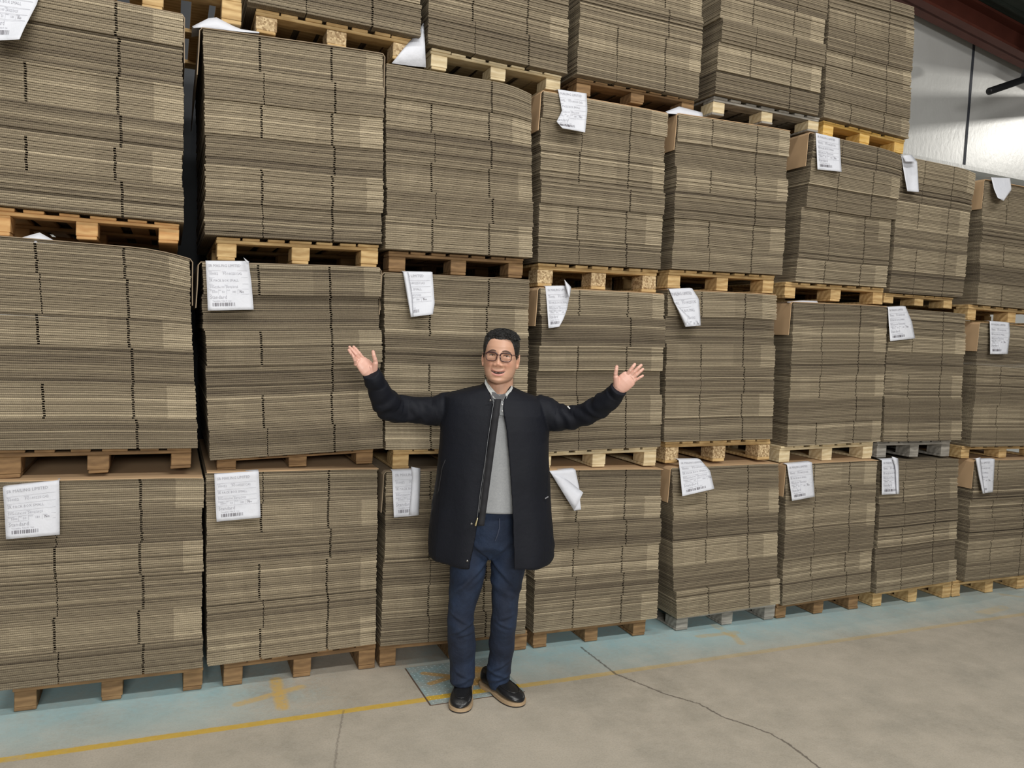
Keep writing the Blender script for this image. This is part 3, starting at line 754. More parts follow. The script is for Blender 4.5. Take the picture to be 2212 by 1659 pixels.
# sheets lying on the loads with a lifted edge
def loose_sheet(front, peak, label, depth=.10, seed=0):
    """front: polyline of pixels along the load's top edge; peak: pixels of the raised edge a little further in"""
    n = 9; f = resample(front, n); p = resample(peak, n); V = []; F = []
    for i in range(n):
        a = fac(f[i][0], f[i][1], YF+.006); b = fac(p[i][0], p[i][1], YF+.035)
        a[2] += .003
        V += [a, a*.5+b*.5+np.array([0, -.004, 0]), b, b+np.array([0, depth, -max(0.002, b[2]-a[2])*.8])]
    for i in range(n-1):
        for j in range(3): q = i*4+j; F.append((q, q+4, q+5, q+1))
    o = mesh_obj('delivery_sheet', V, F, M['paper'], smooth=True)
    sd = o.modifiers.new('s', 'SOLIDIFY'); sd.thickness = 0.0006; sd.offset = 0
    tag(o, label, 'paper sheet', 'white delivery sheets on the loads')
loose_sheet([(418,62),(440,61),(470,64),(515,70),(560,73)], [(415,57),(437,46),(461,34),(515,62),(560,69)], S_+'lying folded on the second column of third tier')
loose_sheet([(846,138),(880,143),(920,147)], [(884,90),(897,76),(915,49)], S_+'standing up against the top tier above the third column', depth=.004)
loose_sheet([(1440,246),(1470,249),(1517,257)], [(1438,241),(1467,230),(1517,243)], S_+'lying curled on the fifth column of third tier')
loose_sheet([(10,525),(60,526),(125,529)], [(14,523),(85,502),(125,524)], S_+'lying curled on the first column of second tier')
loose_sheet([(1700,654),(1730,655),(1766,657)], [(1699,652),(1730,649),(1765,650)], S_+'lying flat on the sixth column of second tier')
# ------------------------------------------------------------------ the man
MC = Vector((1.386, 3.323, 0)); FW = Vector((-0.385, -0.923, 0)).normalized(); RT = Vector((-FW.y, FW.x, 0)); RT = RT if RT.x > 0 else -RT
UPV = Vector((0, 0, 1))
def mp(u, v, d=0.0):
    """point on the man's own upright plane, d metres in front of it, seen at pixel (u, v)"""
    r = Vector(ray(u, v)); c = Vector(CAM); t = ((MC-c).dot(FW)+d)/r.dot(FW); return c+r*t
def lc(p): q = Vector(p)-MC; return q.dot(RT), q.dot(FW), q.z
def wl(x, d, z): return MC+RT*x+FW*d+UPV*z
def skin_mat():
    t = NT('skin'); co = t.n('ShaderNodeTexCoord').outputs['Object']
    vc = t.n('ShaderNodeAttribute', attribute_name='col').outputs['Color']
    n = t.noise(co, 60, 3); t.base(t.mix(t.math('MULTIPLY', n, 0.22), vc, (0.50, 0.24, 0.17)))
    t.rough(0.42); t.b.inputs['Subsurface Weight'].default_value = 0.08; t.b.inputs['Subsurface Radius'].default_value = (0.012, 0.005, 0.003)
    t.b.inputs['Subsurface Scale'].default_value = 0.5
    return t.m
M['skin'] = skin_mat()

# ---- head, in its own frame: x to the picture's far side, y forward out of the face, z up; origin between the eyes inside the skull
HC = mp(1082, 770, 0.045)
yaw, roll_ = math.radians(-5.5), math.radians(1.5)
HX = (RT*math.cos(yaw)+FW*math.sin(-yaw)*-1)
HY = (FW*math.cos(yaw)+RT*math.sin(yaw))
HX = HY.cross(UPV); HX = HX if HX.dot(RT) > 0 else -HX
HZ = (UPV*math.cos(roll_)+HX*math.sin(roll_)); HX = (HX*math.cos(roll_)-UPV*math.sin(roll_))
def hw(x, y, z): return HC+HX*x+HY*y+HZ*z
ZS = [-.120, -.114, -.104, -.088, -.066, -.040, -.012, .015, .045, .070, .088, .101, .109, .112]
WS = [.012, .038, .053, .0635, .0700, .0735, .0745, .0745, .0745, .071, .062, .047, .026, .004]
FS = [.070, .081, .086, .088, .0885, .089, .087, .089, .091, .086, .075, .058, .034, .004]
BS = [-.01, .000, .015, .045, .070, .084, .094, .101, .103, .097, .083, .063, .036, .004]
def hp_(z, arr): return float(np.interp(z, ZS, arr))
def head_pt(z, th):
    """th=0 straight ahead, pi behind; th>0 towards +x"""
    w, f, b = hp_(z, WS), hp_(z, FS), hp_(z, BS)
    c, s = math.cos(th), math.sin(th)
    e = 0.86
    x = w*math.copysign(abs(s)**e, s); y = (f if c > 0 else b)*math.copysign(abs(c)**e, c)
    # features
    def G(px, pz, sx, sz, a): return a*math.exp(-((x-px)/sx)**2-((z-pz)/sz)**2)
    if c > 0:
        y += G(0, -.012, .011, .022, .010)+G(0, -.032, .014, .011, .016)+G(.0165, -.0375, .0080, .0075, .010)+G(-.0165, -.0375, .0080, .0075, .010)
        y += G(0, .012, .009, .012, .003)
        for sg in (-1, 1):
            y += G(sg*.031, .004, .017, .011, -.009)+G(sg*.032, .023, .022, .008, .0035)
            y += G(sg*.040, -.030, .018, .015, .011)
            y += G(sg*(.027+(-.04-z)*.35), -.050, .0045, .015, -.0040)
            y += G(sg*.031, -.0085, .014, .005, .002)
        zm = z-8.5*min(abs(x), .036)**2
        def L(pz, sz, a, sx=.026): return a*math.exp(-((zm-pz)/sz)**2-(abs(x)/sx)**4)
        y += L(-.064, .0055, .0050)+L(-.081, .0065, .0055, .022)+L(-.0715, .0038, -.0085, .027)
        y += G(0, -.093, .03, .006, -.003)+G(0, -.106, .022, .010, .005)
    return x, y, z
hb_ = MB(); nz, nt = 150, 190
zz = [ -.120+.232*(0.5-0.5*math.cos(math.pi*i/(nz-1))) for i in range(nz)]
vs = []
for z in zz:
    for j in range(nt):
        # denser towards the face
        q = j/nt*2*math.pi; th = q-0.45*math.sin(q)*1.0
        th = th if th <= math.pi else th-2*math.pi
        vs.append(hw(*head_pt(z, th)))
fs = [(i*nt+j, i*nt+(j+1) % nt, (i+1)*nt+(j+1) % nt, (i+1)*nt+j) for i in range(nz-1) for j in range(nt)]
fs += [tuple(reversed(range(nt))), tuple((nz-1)*nt+j for j in range(nt))]
body = MB(); body.add(vs, fs)
# ears
for sg in (-1, 1):
    R3 = Matrix((HX, HY, HZ)).transposed()
    rot = R3 @ Matrix.Rotation(sg*math.radians(-22), 3, 'Z') @ Matrix.Rotation(math.radians(-8), 3, 'X')
    body.ball(hw(sg*.079, -.006, -.020), (.0055, .016, .030), 16, rot)
    body.ball(hw(sg*.0775, .003, -.042), (.005, .009, .010), 12, rot)
    rim = [hw(sg*(.083), -.012+.014*math.cos(a), -.018+.029*math.sin(a)) for a in [math.radians(k) for k in range(-60, 200, 20)]]
    body.tube(rim, .0035, 8)
# neck, trunk and limbs under the clothes
nk = [mp(1082, 800, .02), mp(1080, 832, .015), mp(1079, 856, .005), mp(1078, 880, 0)]
body.tube(nk, [(.058, .058), (.060, .060), (.066, .066), (.09, .09)], 24, up=FW)
def pt(u, v, d): return mp(u, v, d)
trunk = [pt(1078, 868, -.01), pt(1075, 900, -.01), pt(1072, 960, 0), pt(1068, 1040, .0), pt(1064, 1110, 0), pt(1062, 1150, 0)]
body.tube(trunk, [(.09, .12), (.11, .16), (.115, .165), (.12, .155), (.10, .14), (.08, .13)], 24, up=FW)
legL = [pt(1030, 1130, 0), pt(1018, 1190, 0), pt(1006, 1260, .02), pt(997, 1335, .03), pt(996, 1410, 0), pt(997, 1470, 0), pt(996, 1490, .02)]
legR = [pt(1092, 1130, 0), pt(1100, 1190, 0), pt(1094, 1260, .01), pt(1090, 1335, .02), pt(1082, 1410, -.03), pt(1075, 1465, -.05), pt(1076, 1480, -.05)]
for lg in (legL, legR): body.tube(lg, [.06, .055, .055, .048, .042, .034, .032], 18)
armL = [pt(985, 872, 0), pt(915, 884, .01), pt(862, 884, .03), pt(835, 858, .10), pt(817, 834, .15), pt(809, 820, .176)]
armR = [pt(1168, 880, 0), pt(1229, 903, .03), pt(1268, 892, .07), pt(1300, 876, .13), pt(1318, 858, .17), pt(1328, 847, .195)]
for a in (armL, armR): body.tube(a, [.038, .034, .034, .032, .028, .022], 18)
# hands: a palm lofted from wrist to knuckles, the ball of the thumb, five separate fingers with their knuckles
def hand(sections, kn, thenar, fingers, thumb):
    h = MB(); K = [pt(*p) for p in kn]; across = (K[0]-K[-1]).normalized()
    h.tube([pt(*s_[:3]) for s_ in sections], [(s_[3], s_[4]) for s_ in sections], 24, up=across)
    h.tube(K, [.0098, .0100, .0098, .0092], 14); h.ball(K[0], .0096, 12); h.ball(K[-1], .0090, 12)
    for (a, b, ra, rb) in thenar:
        n_ = 22; P_ = [pt(*a).lerp(pt(*b), t/(n_-1)) for t in range(n_)]
        for t, q_ in enumerate(P_): h.ball(q_, ra+(rb-ra)*t/(n_-1), 12)
    for ch, r in fingers+[thumb]:
        pts = [pt(*p) for p in ch]; k = len(pts)
        rr = [r*(1.06-.22*q_/(k-1)) for q_ in range(k)]
        h.tube(pts, rr, 14)
        for q_, (p, w_) in enumerate(zip(pts, rr)): h.ball(p, w_*(1.05 if 0 < q_ < k-1 else 1.0), 12)
    o = h.build('hand_tmp', M['skin']); fuse(o, .0012, 5, .5); return o
hL = hand([(812,822,.160,.026,.020), (804,811,.178,.030,.020), (800,805,.185,.032,.019), (795,798,.192,.037,.018), (788,790,.198,.036,.016), (781,783,.203,.031,.014), (777.5,780,.205,.028,.011)],
     [(784,774,.196), (777,777,.204), (771.5,781,.213), (768.5,786.5,.222)],
     [((808,800,.190), (811,785,.206), .016, .0120), ((805,804,.190), (801,793,.199), .015, .010)],
     [([(784,774,.198),(776.5,763.5,.207),(769,754.5,.210),(764,749.5,.206)], .0076),
      ([(777,777,.205),(769,765.5,.216),(760.5,755.5,.218),(755.2,750,.212)], .0078),
      ([(771.5,781,.214),(764,771,.229),(757.5,762,.232),(753.6,756,.228)], .0074),
      ([(768.5,786.5,.222),(766.5,778.5,.238),(763.5,771,.244),(761.2,765.5,.242)], .0064)],
     ([(812,784,.205),(810,776,.212),(807.5,767.5,.216),(806,760,.213)], .0092))
hR = hand([(1325,851,.190,.026,.020), (1334,842,.205,.030,.020), (1338,837,.212,.033,.019), (1344,831,.216,.037,.018), (1351,824,.220,.038,.016), (1358,818,.222,.037,.0135), (1361.5,815.5,.222,.034,.011)],
     [(1355,809,.222), (1362,811.5,.223), (1367,816.5,.223), (1369.5,823,.222)],
     [((1333,832,.216), (1330.5,815,.230), .016, .0118), ((1336,834,.214), (1339,821,.219), .015, .010)],
     [([(1355,809,.223),(1361,800.5,.232),(1367,792.5,.235),(1371,787.3,.231)], .0084),
      ([(1362,811.5,.223),(1370,803,.230),(1379,794.5,.233),(1384.8,789,.229)], .0082),
      ([(1367,816.5,.223),(1375.5,809,.229),(1383,802.3,.232),(1388.6,797.6,.228)], .0077),
      ([(1369.5,823,.222),(1376.5,819,.228),(1383,815,.232),(1388.4,811.6,.230)], .0064)],
     ([(1329.8,815,.228),(1329.8,807,.234),(1331.3,799,.238),(1332.4,792.3,.235)], .0090))
bd = body.build('person', M['skin']); fuse(bd, 0.0022, 5, 0.5)
bmj = bmesh.new(); bmj.from_mesh(bd.data)
for o in (hL, hR): bmj.from_mesh(o.data); dm_ = o.data; bpy.data.objects.remove(o); bpy.data.meshes.remove(dm_)
bmj.to_mesh(bd.data); bmj.free(); bd.data.polygons.foreach_set('use_smooth', [True]*len(bd.data.polygons))
tag(bd, 'person in a long black open coat and dark jeans, smiling with both arms spread wide', 'person')
# complexion: lips, stubble; shade painted into smile folds, nostrils, mouth and under the brows
P3 = coords(bd); q = P3-np.array(HC); hx = q@np.array(HX); hy = q@np.array(HY); hz = q@np.array(HZ)
col = np.tile(np.array([0.62, 0.365, 0.25]), (len(P3), 1))
hands = (np.abs((P3-np.array(MC))@np.array(RT)) > .40)
col[hands] = (0.72, 0.43, 0.345)
face = (hz > -.135) & (np.abs(hx) < .1) & (np.abs(hy) < .14) & ~hands
fr = face & (hy > .03)
def blend(mask, w, c): col[mask] = col[mask]*(1-w[mask, None])+np.array(c)*w[mask, None]
zm = hz-8.5*np.minimum(np.abs(hx), .036)**2
def sstep(x, a, b): return np.clip((x-a)/(b-a), 0, 1)
blend(fr, .45*np.exp(-((np.abs(hx)-.043)/.020)**2-((hz+.032)/.018)**2), (.78, .34, .24))
blend(fr, .35*np.exp(-(hx/.016)**2-((hz+.034)/.012)**2), (.80, .36, .26))
blend(fr, .30*np.exp(-(hx/.035)**2-((hz+.052)/.010)**2)+.18*np.exp(-(hx/.05)**2-((hz+.10)/.018)**2), (.40, .24, .18))
blend(fr, .45*np.exp(-((np.abs(hx)-(.027+(-.04-hz)*.35))/.0035)**2-((hz+.048)/.013)**2), (.42, .20, .14))
blend(fr, .5*np.exp(-((np.abs(hx)-.0095)/.0045)**2-((hz+.0425)/.0028)**2), (.12, .04, .03))
lipw = sstep(.0335-np.abs(hx), 0, .004)
up_ = lipw*np.clip(1-np.abs(zm+.0645)/.0042, 0, 1)**.5; lo_ = sstep(.030-np.abs(hx), 0, .006)*np.clip(1-np.abs(zm+.0805)/.0066, 0, 1)**.5
blend(fr, up_*.8, (.50, .20, .17)); blend(fr, lo_*.85, (.66, .27, .24))
mo = sstep(.0340-np.abs(hx), 0, .004)*sstep((.0044*np.maximum(0, 1-(hx/.035)**2)+.0010)-np.abs(zm+.0720), -.0010, .0010)
blend(fr, mo.astype(float), (.045, .012, .012))
for sg in (-1, 1):
    blend(fr, .35*np.exp(-((hx-sg*.031)/.016)**2-((hz-.012)/.006)**2), (.50, .27, .20))
ca = bd.data.color_attributes.new('col', 'FLOAT_COLOR', 'POINT')
ca.data.foreach_set('color', np.concatenate([col, np.ones((len(col), 1))], 1).astype(np.float32).ravel())

def front_y(x, z, off=0.0):
    """surface of the face in front of (x, z)"""
    w = hp_(z, WS); s = min(.999, abs(x)/w)**(1/.86); th = math.asin(s)*math.copysign(1, x); return head_pt(z, th)[1]+off
# teeth
tb = MB(); n = 14
ring = []
for i in range(n+1):
    x = -.021+.042*i/n; zc = -.0702+8.5*x*x; h = .0026*(1-(x/.026)**2)
    y = front_y(x, -.072+8.5*x*x)+.0022
    ring.append((x, y, zc, h))
vs = []; fs = []
for x, y, zc, h in ring: vs += [hw(x, y, zc-h), hw(x, y+.0005, zc+.0018), hw(x, y-.006, zc+.0018), hw(x, y-.006, zc-h)]
for i in range(n):
    for j in range(4): a = i*4+j; b = i*4+(j+1) % 4; fs.append((a, b, b+4, a+4))
tb.add(vs, fs); tb.build('teeth', plain('tooth_enamel', (.50, .44, .38), .4, var=.05), bd, smooth=True)
# eyes: narrowed by the smile
em = plain('eye_white', (.62, .55, .50), .25, var=.03); im = plain('dark_iris', (.03, .018, .012), .15, var=.1); lm = plain('lash_line', (.045, .025, .02), .7)
R3 = Matrix((HX, HY, HZ)).transposed()
for sg in (-1, 1):
    ex, ez = sg*.0315, .0045-.001*(sg > 0); ey = front_y(ex, ez)
    e = MB(); e.ball(hw(ex, ey-.0025, ez), (.0125, .0050, .0023), 14, R3); eo = e.build('eye', em, bd, True)
    e = MB(); e.ball(hw(ex+.001, ey-.0005, ez+.0003), (.0055, .0044, .0023), 12, R3); e.build('iris', im, eo, True)
    e = MB(); pts = []
    for k in range(11):
        a = k/10; x = ex-.0145+.029*a; z = ez+.0015+.0042*math.sin(math.pi*a)-.0022*(a if sg > 0 else 1-a)
        pts.append(hw(x, front_y(x, z)+.0012, z))
    e.tube(pts, [.0006]+[.0014]*9+[.0006], 8); e.build('eyelashes', lm, bd, True)
    e = MB(); pts = []; rr = []
    for k in range(13):
        a = k/12; x = sg*(.014+.036*a); z = .0225+.0065*math.sin(math.pi*min(1, a*.85+.1))-.004*a
        pts.append(hw(x, front_y(x, z)+.0008, z)); rr.append((.0036*(.25+.75*math.sin(math.pi*min(1, .12+a*.82))), .0011))
    e.tube(pts, rr, 10, up=HZ); e.build('eyebrow', plain('eyebrow_hair', (.13, .08, .06), .9, var=.4, scale=300), bd, True)

# ---- hair
hs = MB(); nz, nt = 130, 240; vs = []
def hairline(th):
    a = abs(th)                                   # 0 front .. pi back
    return float(np.interp(a, [0, .35, .62, .80, .95, 1.15, 1.35, 1.62, 1.9, 2.4, math.pi], [.076, .079, .076, .060, .036, .006, -.010, .010, -.030, -.070, -.075]))
for i in range(nz):
    z = -.085+.197*(i/(nz-1))
    z = min(z, .1115)
    for j in range(nt):
        th = -math.pi+2*math.pi*j/nt; x, y, _ = head_pt(z, th)
        hl = hairline(th); k = (z-hl)
        t = -.004 if k < 0 else min(.0045+k*.10, .004+.012*sstep(np.array(z), .02, .11))
        if k >= 0: t = .0035+.0105*float(sstep(np.array(z), .0, .095))
        nrm = Vector((x, y, max(0, z-.02)*1.6)).normalized()
        nn = noise.noise(Vector((x*55, y*30, z*70)))
        if k >= 0: t += .0030*nn*float(sstep(np.array(z), .02, .09))+.0012*noise.noise(Vector((x*160, y*60, z*200)))
        zz_ = z+(0 if k < 0 else .0)
        vs.append(hw(x+nrm.x*t, y+nrm.y*t, zz_+nrm.z*t))
fs = [(i*nt+j, i*nt+(j+1) % nt, (i+1)*nt+(j+1) % nt, (i+1)*nt+j) for i in range(nz-1) for j in range(nt)]
fs += [tuple((nz-1)*nt+j for j in range(nt)), tuple(reversed(range(nt)))]
hs.add(vs, fs)
t = NT('black_hair'); co = t.n('ShaderNodeTexCoord').outputs['Object']; n_ = t.noise(t.mapping(co, (400, 400, 60)), 1, 3)
t.base(t.mix(n_, (.003, .003, .0035), (.014, .013, .012))); t.rough(.5); t.bump(n_, .6, .003)
hair = hs.build('hair', t.m, bd, True)
# tufts brushed up along the front
hm = MB(); rn = random.Random(5)
for k in range(900):
    th = rn.gauss(0, 1.1); z = rn.uniform(.074, .111)
    if abs(th) > 2.9 or z < hairline(th)+.002: continue
    x, y, _ = head_pt(z, th); nrm = Vector((x, y, max(0, z-.02)*1.6)).normalized()
    b = Vector((x, y, z))+nrm*.009; fl_ = Vector((.75 if x < .02 else .15, .10 if y > 0 else -.5, .12 if x < .02 else -.1)); fl_ = (fl_-nrm*fl_.dot(nrm)).normalized()
    L_ = rn.uniform(.014, .024); lift = rn.uniform(.15, .42)*(1.3 if y > .03 else .8)
    p1 = b+(fl_*.5+nrm*lift).normalized()*L_*.5; p2 = p1+(fl_*.9+nrm*(lift*.15)).normalized()*L_*.5
    hm.tube([hw(*b), hw(*p1), hw(*p2)], [.0024, .0020, .0005], 5)
hm.build('hair_tufts', t.m, hair, True)

# ---- eyeglasses
gm = plain('dark_plum_frame', (.035, .010, .014), .25, var=.1)
root_g = MB(); yl = .1005
def rr_(cx_, w, h, n=40):
    out = []
    for k in range(n):
        a = 2*math.pi*k/n; c, s = math.cos(a), math.sin(a); p = .62
        out.append((cx_+w*math.copysign(abs(c)**p, c)*(1.0 if s > 0 else .93), -.0005+h*math.copysign(abs(s)**p, s)))
    return out
def yg(x): return yl-1.9*x*x
glass = NT('spectacle_lens'); mixn = glass.n('ShaderNodeMixShader'); tr = glass.n('ShaderNodeBsdfTransparent'); gl = glass.n('ShaderNodeBsdfGlossy'); gl.inputs['Roughness'].default_value = .02
fres = glass.n('ShaderNodeFresnel'); fres.inputs[0].default_value = 1.45
glass.l(fres.outputs[0], mixn.inputs[0]); glass.l(tr.outputs[0], mixn.inputs[1]); glass.l(gl.outputs[0], mixn.inputs[2]); glass.l(mixn.outputs[0], glass.t.nodes['Material Output'].inputs[0])
lens = []
for sg in (-1, 1):
    pts = rr_(sg*.0320, .0255, .0190); n = len(pts)
    vs = []; fs = []
    for k, (x, z) in enumerate(pts):
        th_ = .0026 if z > .009 else .0016
        cxx, czz = sg*.032, 0; dx, dz = x-cxx, z-czz; m_ = math.hypot(dx, dz); dx /= m_; dz /= m_
        for (o1, o2) in ((-th_, -.0012), (th_, -.0012), (th_, .0012), (-th_, .0012)): vs.append(hw(x+dx*o1, yg(x)+o2, z+dz*o1))
    for k in range(n):
        for j in range(4): a = k*4+j; b = k*4+(j+1) % 4; c = ((k+1) % n)*4; fs.append((a, b, c+(j+1) % 4, c+j))
    root_g.add(vs, fs)
    lens.append([hw(x, yg(x), z) for x, z in pts]+[hw(sg*.032, yg(sg*.032)+.0006, 0)])
root_g.tube([hw(-.009, yg(.009), .0065), hw(-.004, yg(0)+.001, .0085), hw(.004, yg(0)+.001, .0085), hw(.009, yg(.009), .0065)], .0018, 8)
for sg in (-1, 1):
    root_g.tube([hw(sg*.0555, yg(.0555), .011), hw(sg*.068, .080, .012), hw(sg*.0765, .055, .010), hw(sg*.0805, .015, .004), hw(sg*.0815, -.006, -.002)], .0016, 8)
    root_g.tube([hw(sg*.010, yg(.01), -.004), hw(sg*.0085, .093, -.008)], .0012, 6)
go = root_g.build('eyeglasses', gm, bd, True)
for ln_ in lens:
    n = len(ln_)-1; mesh_obj('lens', ln_, [(n, k, (k+1) % n) for k in range(n)], glass.m, go, True)

# ---- jeans
def jeans_mat():
    t = NT('blue_denim'); co = t.n('ShaderNodeTexCoord').outputs['Object']
    w_ = t.noise(t.mapping(co, (500, 500, 900)), 1, 2); n2 = t.noise(co, 5, 3); n3 = t.noise(co, 14, 4, .6)
    c = t.mix(t.ramp(n2, .42, .66), (.0035, .0080, .025), (.010, .024, .062))
    c = t.mix(t.math('MULTIPLY', t.ramp(n3, .5, .75), .35), c, (.020, .042, .088))
    t.base(t.mix(t.math('MULTIPLY', w_, .35), c, (.022, .036, .062))); t.rough(.85); t.bump(n3, .5, .02); return t.m
jm_ = MB()
def ellip_rows(rows, mb, up):
    mb.tube([r[0] for r in rows], [r[1] for r in rows], 32, up=up)
s = .00212
def legrow(v, a, b, d, dep=1.12): return (mp((a+b)/2, v, d), ((b-a)/2*s*dep, (b-a)/2*s))
lgL = [legrow(1150, 975, 1062, 0, 1.15), legrow(1200, 972, 1056, 0), legrow(1235, 970, 1049, .01), legrow(1261, 969, 1043, .02), legrow(1300, 968, 1029, .03), legrow(1325, 967, 1025, .03), legrow(1342, 965, 1024, .03), legrow(1381, 967, 1027, .01), legrow(1420, 969, 1028, 0), legrow(1450, 970.5, 1027, 0), legrow(1470, 972, 1025, .01), legrow(1481, 974, 1022, .015)]
lgR = [legrow(1150, 1052, 1140, 0, 1.15), legrow(1200, 1057, 1139, 0), legrow(1235, 1060, 1133, .0), legrow(1273, 1061, 1125, .01), legrow(1300, 1062, 1121, .02), legrow(1325, 1062, 1120, .02), legrow(1345, 1060, 1117, .02), legrow(1381, 1058, 1112, -.01), legrow(1415, 1055, 1109, -.03), legrow(1440, 1052, 1106, -.04), legrow(1458, 1048, 1103, -.05), legrow(1475, 1053, 1101, -.05), legrow(1484, 1056, 1099, -.05)]
for r in (lgL, lgR): ellip_rows(r, jm_, FW)
jm_.tube([mp(1064, 1086, 0), mp(1060, 1140, 0), mp(1058, 1168, 0), mp(1058, 1190, -.01)], [(.125, .165), (.13, .172), (.122, .17), (.065, .09)], 32, up=FW)
je = jm_.build('jeans', jeans_mat(), bd); fuse(je, .006, 10)
p = coords(je); nn = normals(je); xx_ = (p-np.array(MC))@np.array(RT)
zl = p[:, 2]
fold = np.zeros(len(p))
for (uu, vv, amp, w_, sl_, half) in [(1002,1343,.006,.009,.55,.05),(995,1322,.005,.008,-.6,.045),(1008,1356,.004,.007,.2,.04),(1092,1320,.005,.008,.35,.045),(1088,1336,.005,.008,-.4,.04),(1004,1448,.005,.008,-.5,.045),(994,1462,.005,.008,.35,.05),(1078,1436,.006,.009,.6,.05),(1072,1452,.006,.008,-.3,.04),(1080,1464,.007,.009,.3,.05),
                                     (1040,1215,.008,.014,1.0,.12),(1075,1215,.008,.014,-1.0,.12),(1010,1250,.006,.02,.6,.07),(1085,1262,.006,.018,-.5,.07),(1000,1400,.005,.03,.2,.07),(1080,1395,.005,.03,-.2,.07)]:
    c = mp(uu, vv, 0); x0_, _, z0_ = lc(c); dz = (zl-z0_)-sl_*(xx_-x0_)
    fold += amp*np.exp(-(dz/w_)**2)*np.exp(-((xx_-x0_)/half)**4)-amp*.6*np.exp(-((dz+w_*1.8)/w_)**2)*np.exp(-((xx_-x0_)/half)**4)
fold += .004*fnoise(p, 9)+.002*fnoise(p, 24, 4)
set_coords(je, p+nn*fold[:, None])
fly = MB(); fly.tube([mp(1079, 1120, .143), mp(1079, 1140, .146), mp(1075, 1155, .146), mp(1070, 1168, .142)], .0012, 6); fly.build('fly_stitching', plain('stitch_thread', (.07, .08, .12), .8), je)

# ---- grey long-sleeved shirt seen in the opening
def knit():
    t = NT('grey_marl_knit'); co = t.n('ShaderNodeTexCoord').outputs['Object']; n1 = t.noise(co, 140, 3, .7); n2 = t.noise(co, 6, 3)
    c = t.mix(n1, (.22, .23, .24), (.40, .41, .42)); t.base(t.mix(t.math('MULTIPLY', n2, .3), c, (.26, .27, .28))); t.rough(.9); t.bump(n2, .4, .02); return t.m
def ring_loft(rows, n=64, zslope=0):
    V = []; F = []
    for (x, z, a, b, dc) in rows:
        for j in range(n):
            q_ = 2*math.pi*j/n; V.append(wl(x+a*math.sin(q_), dc+b*math.cos(q_), z))
    for i in range(len(rows)-1):
        for j in range(n): F.append((i*n+j, i*n+(j+1) % n, (i+1)*n+(j+1) % n, (i+1)*n+j))
    return V, F
def at(u, v, d=0): return lc(mp(u, v, d))
rows = []
for v, half, dep in [(853, .085, .082), (866, .13, .105), (885, .165, .125), (916, .18, .14), (960, .185, .145), (1017, .185, .15), (1060, .185, .153), (1100, .185, .153), (1104, .186, .154)]:
    x, _, z = at(1078-(v-850)*.05, v, .1); rows.append((x, z, half, dep, 0.0))
V, F = ring_loft(rows); sh = mesh_obj('shirt', V, F, knit(), bd, True)
sd = sh.modifiers.new('s', 'SOLIDIFY'); sd.thickness = .004; bake(sh)
# placket and collar of the polo neck
cm = plain('pale_grey_collar', (.46, .47, .46), .9, var=.15, scale=60); cd = plain('dark_grey_placket', (.10, .10, .105), .85, var=.2, scale=90)
def leaf(pts_px, d, th, mat, name, parent):
    top = [mp(u, v, dd) for (u, v, dd) in pts_px]; n = len(top); c = sum(top, Vector())/n
    V = [p+FW*th*.5 for p in top]+[p-FW*th*.5 for p in top]+[c+FW*(th*.5+.003), c-FW*th*.5]
    F = []
    for i in range(n):
        j = (i+1) % n; F += [(2*n, i, j), (2*n+1, n+j, n+i), (i, n+i, n+j, j)]
    o = mesh_obj(name, V, F, mat, parent, False); return weld(o, 1e-6)
leaf([(1048,818,.055),(1054,828,.085),(1064,840,.105),(1079,857,.125),(1077,869,.135),(1064,857,.125),(1054,842,.10),(1047,828,.07)], 0, .006, cm, 'collar', sh)
leaf([(1106,832,.06),(1101,840,.09),(1094,848,.11),(1085,857,.125),(1086,866,.132),(1094,861,.125),(1102,850,.10),(1108,838,.07)], 0, .006, cm, 'collar', sh)
leaf([(1062,846,.110),(1070,848,.116),(1082,858,.124),(1089,850,.120),(1093,853,.125),(1086,866,.134),(1081,868,.136),(1070,860,.13),(1063,852,.12)], 0, .004, cd, 'collar_lining', sh)
leaf([(1079,866,.136),(1087,866,.136),(1091,885,.142),(1092,898,.147),(1080,897,.147),(1078,880,.14)], 0, .004, plain('mid_grey_placket', (.24,.25,.26), .85, var=.15, scale=90), 'placket', sh)
for v in (874, 888):
    b_ = MB(); b_.ball(mp(1085, v, .148), .004, 8); b_.build('button', plain('pale_button', (.6, .6, .6), .4), sh, True)

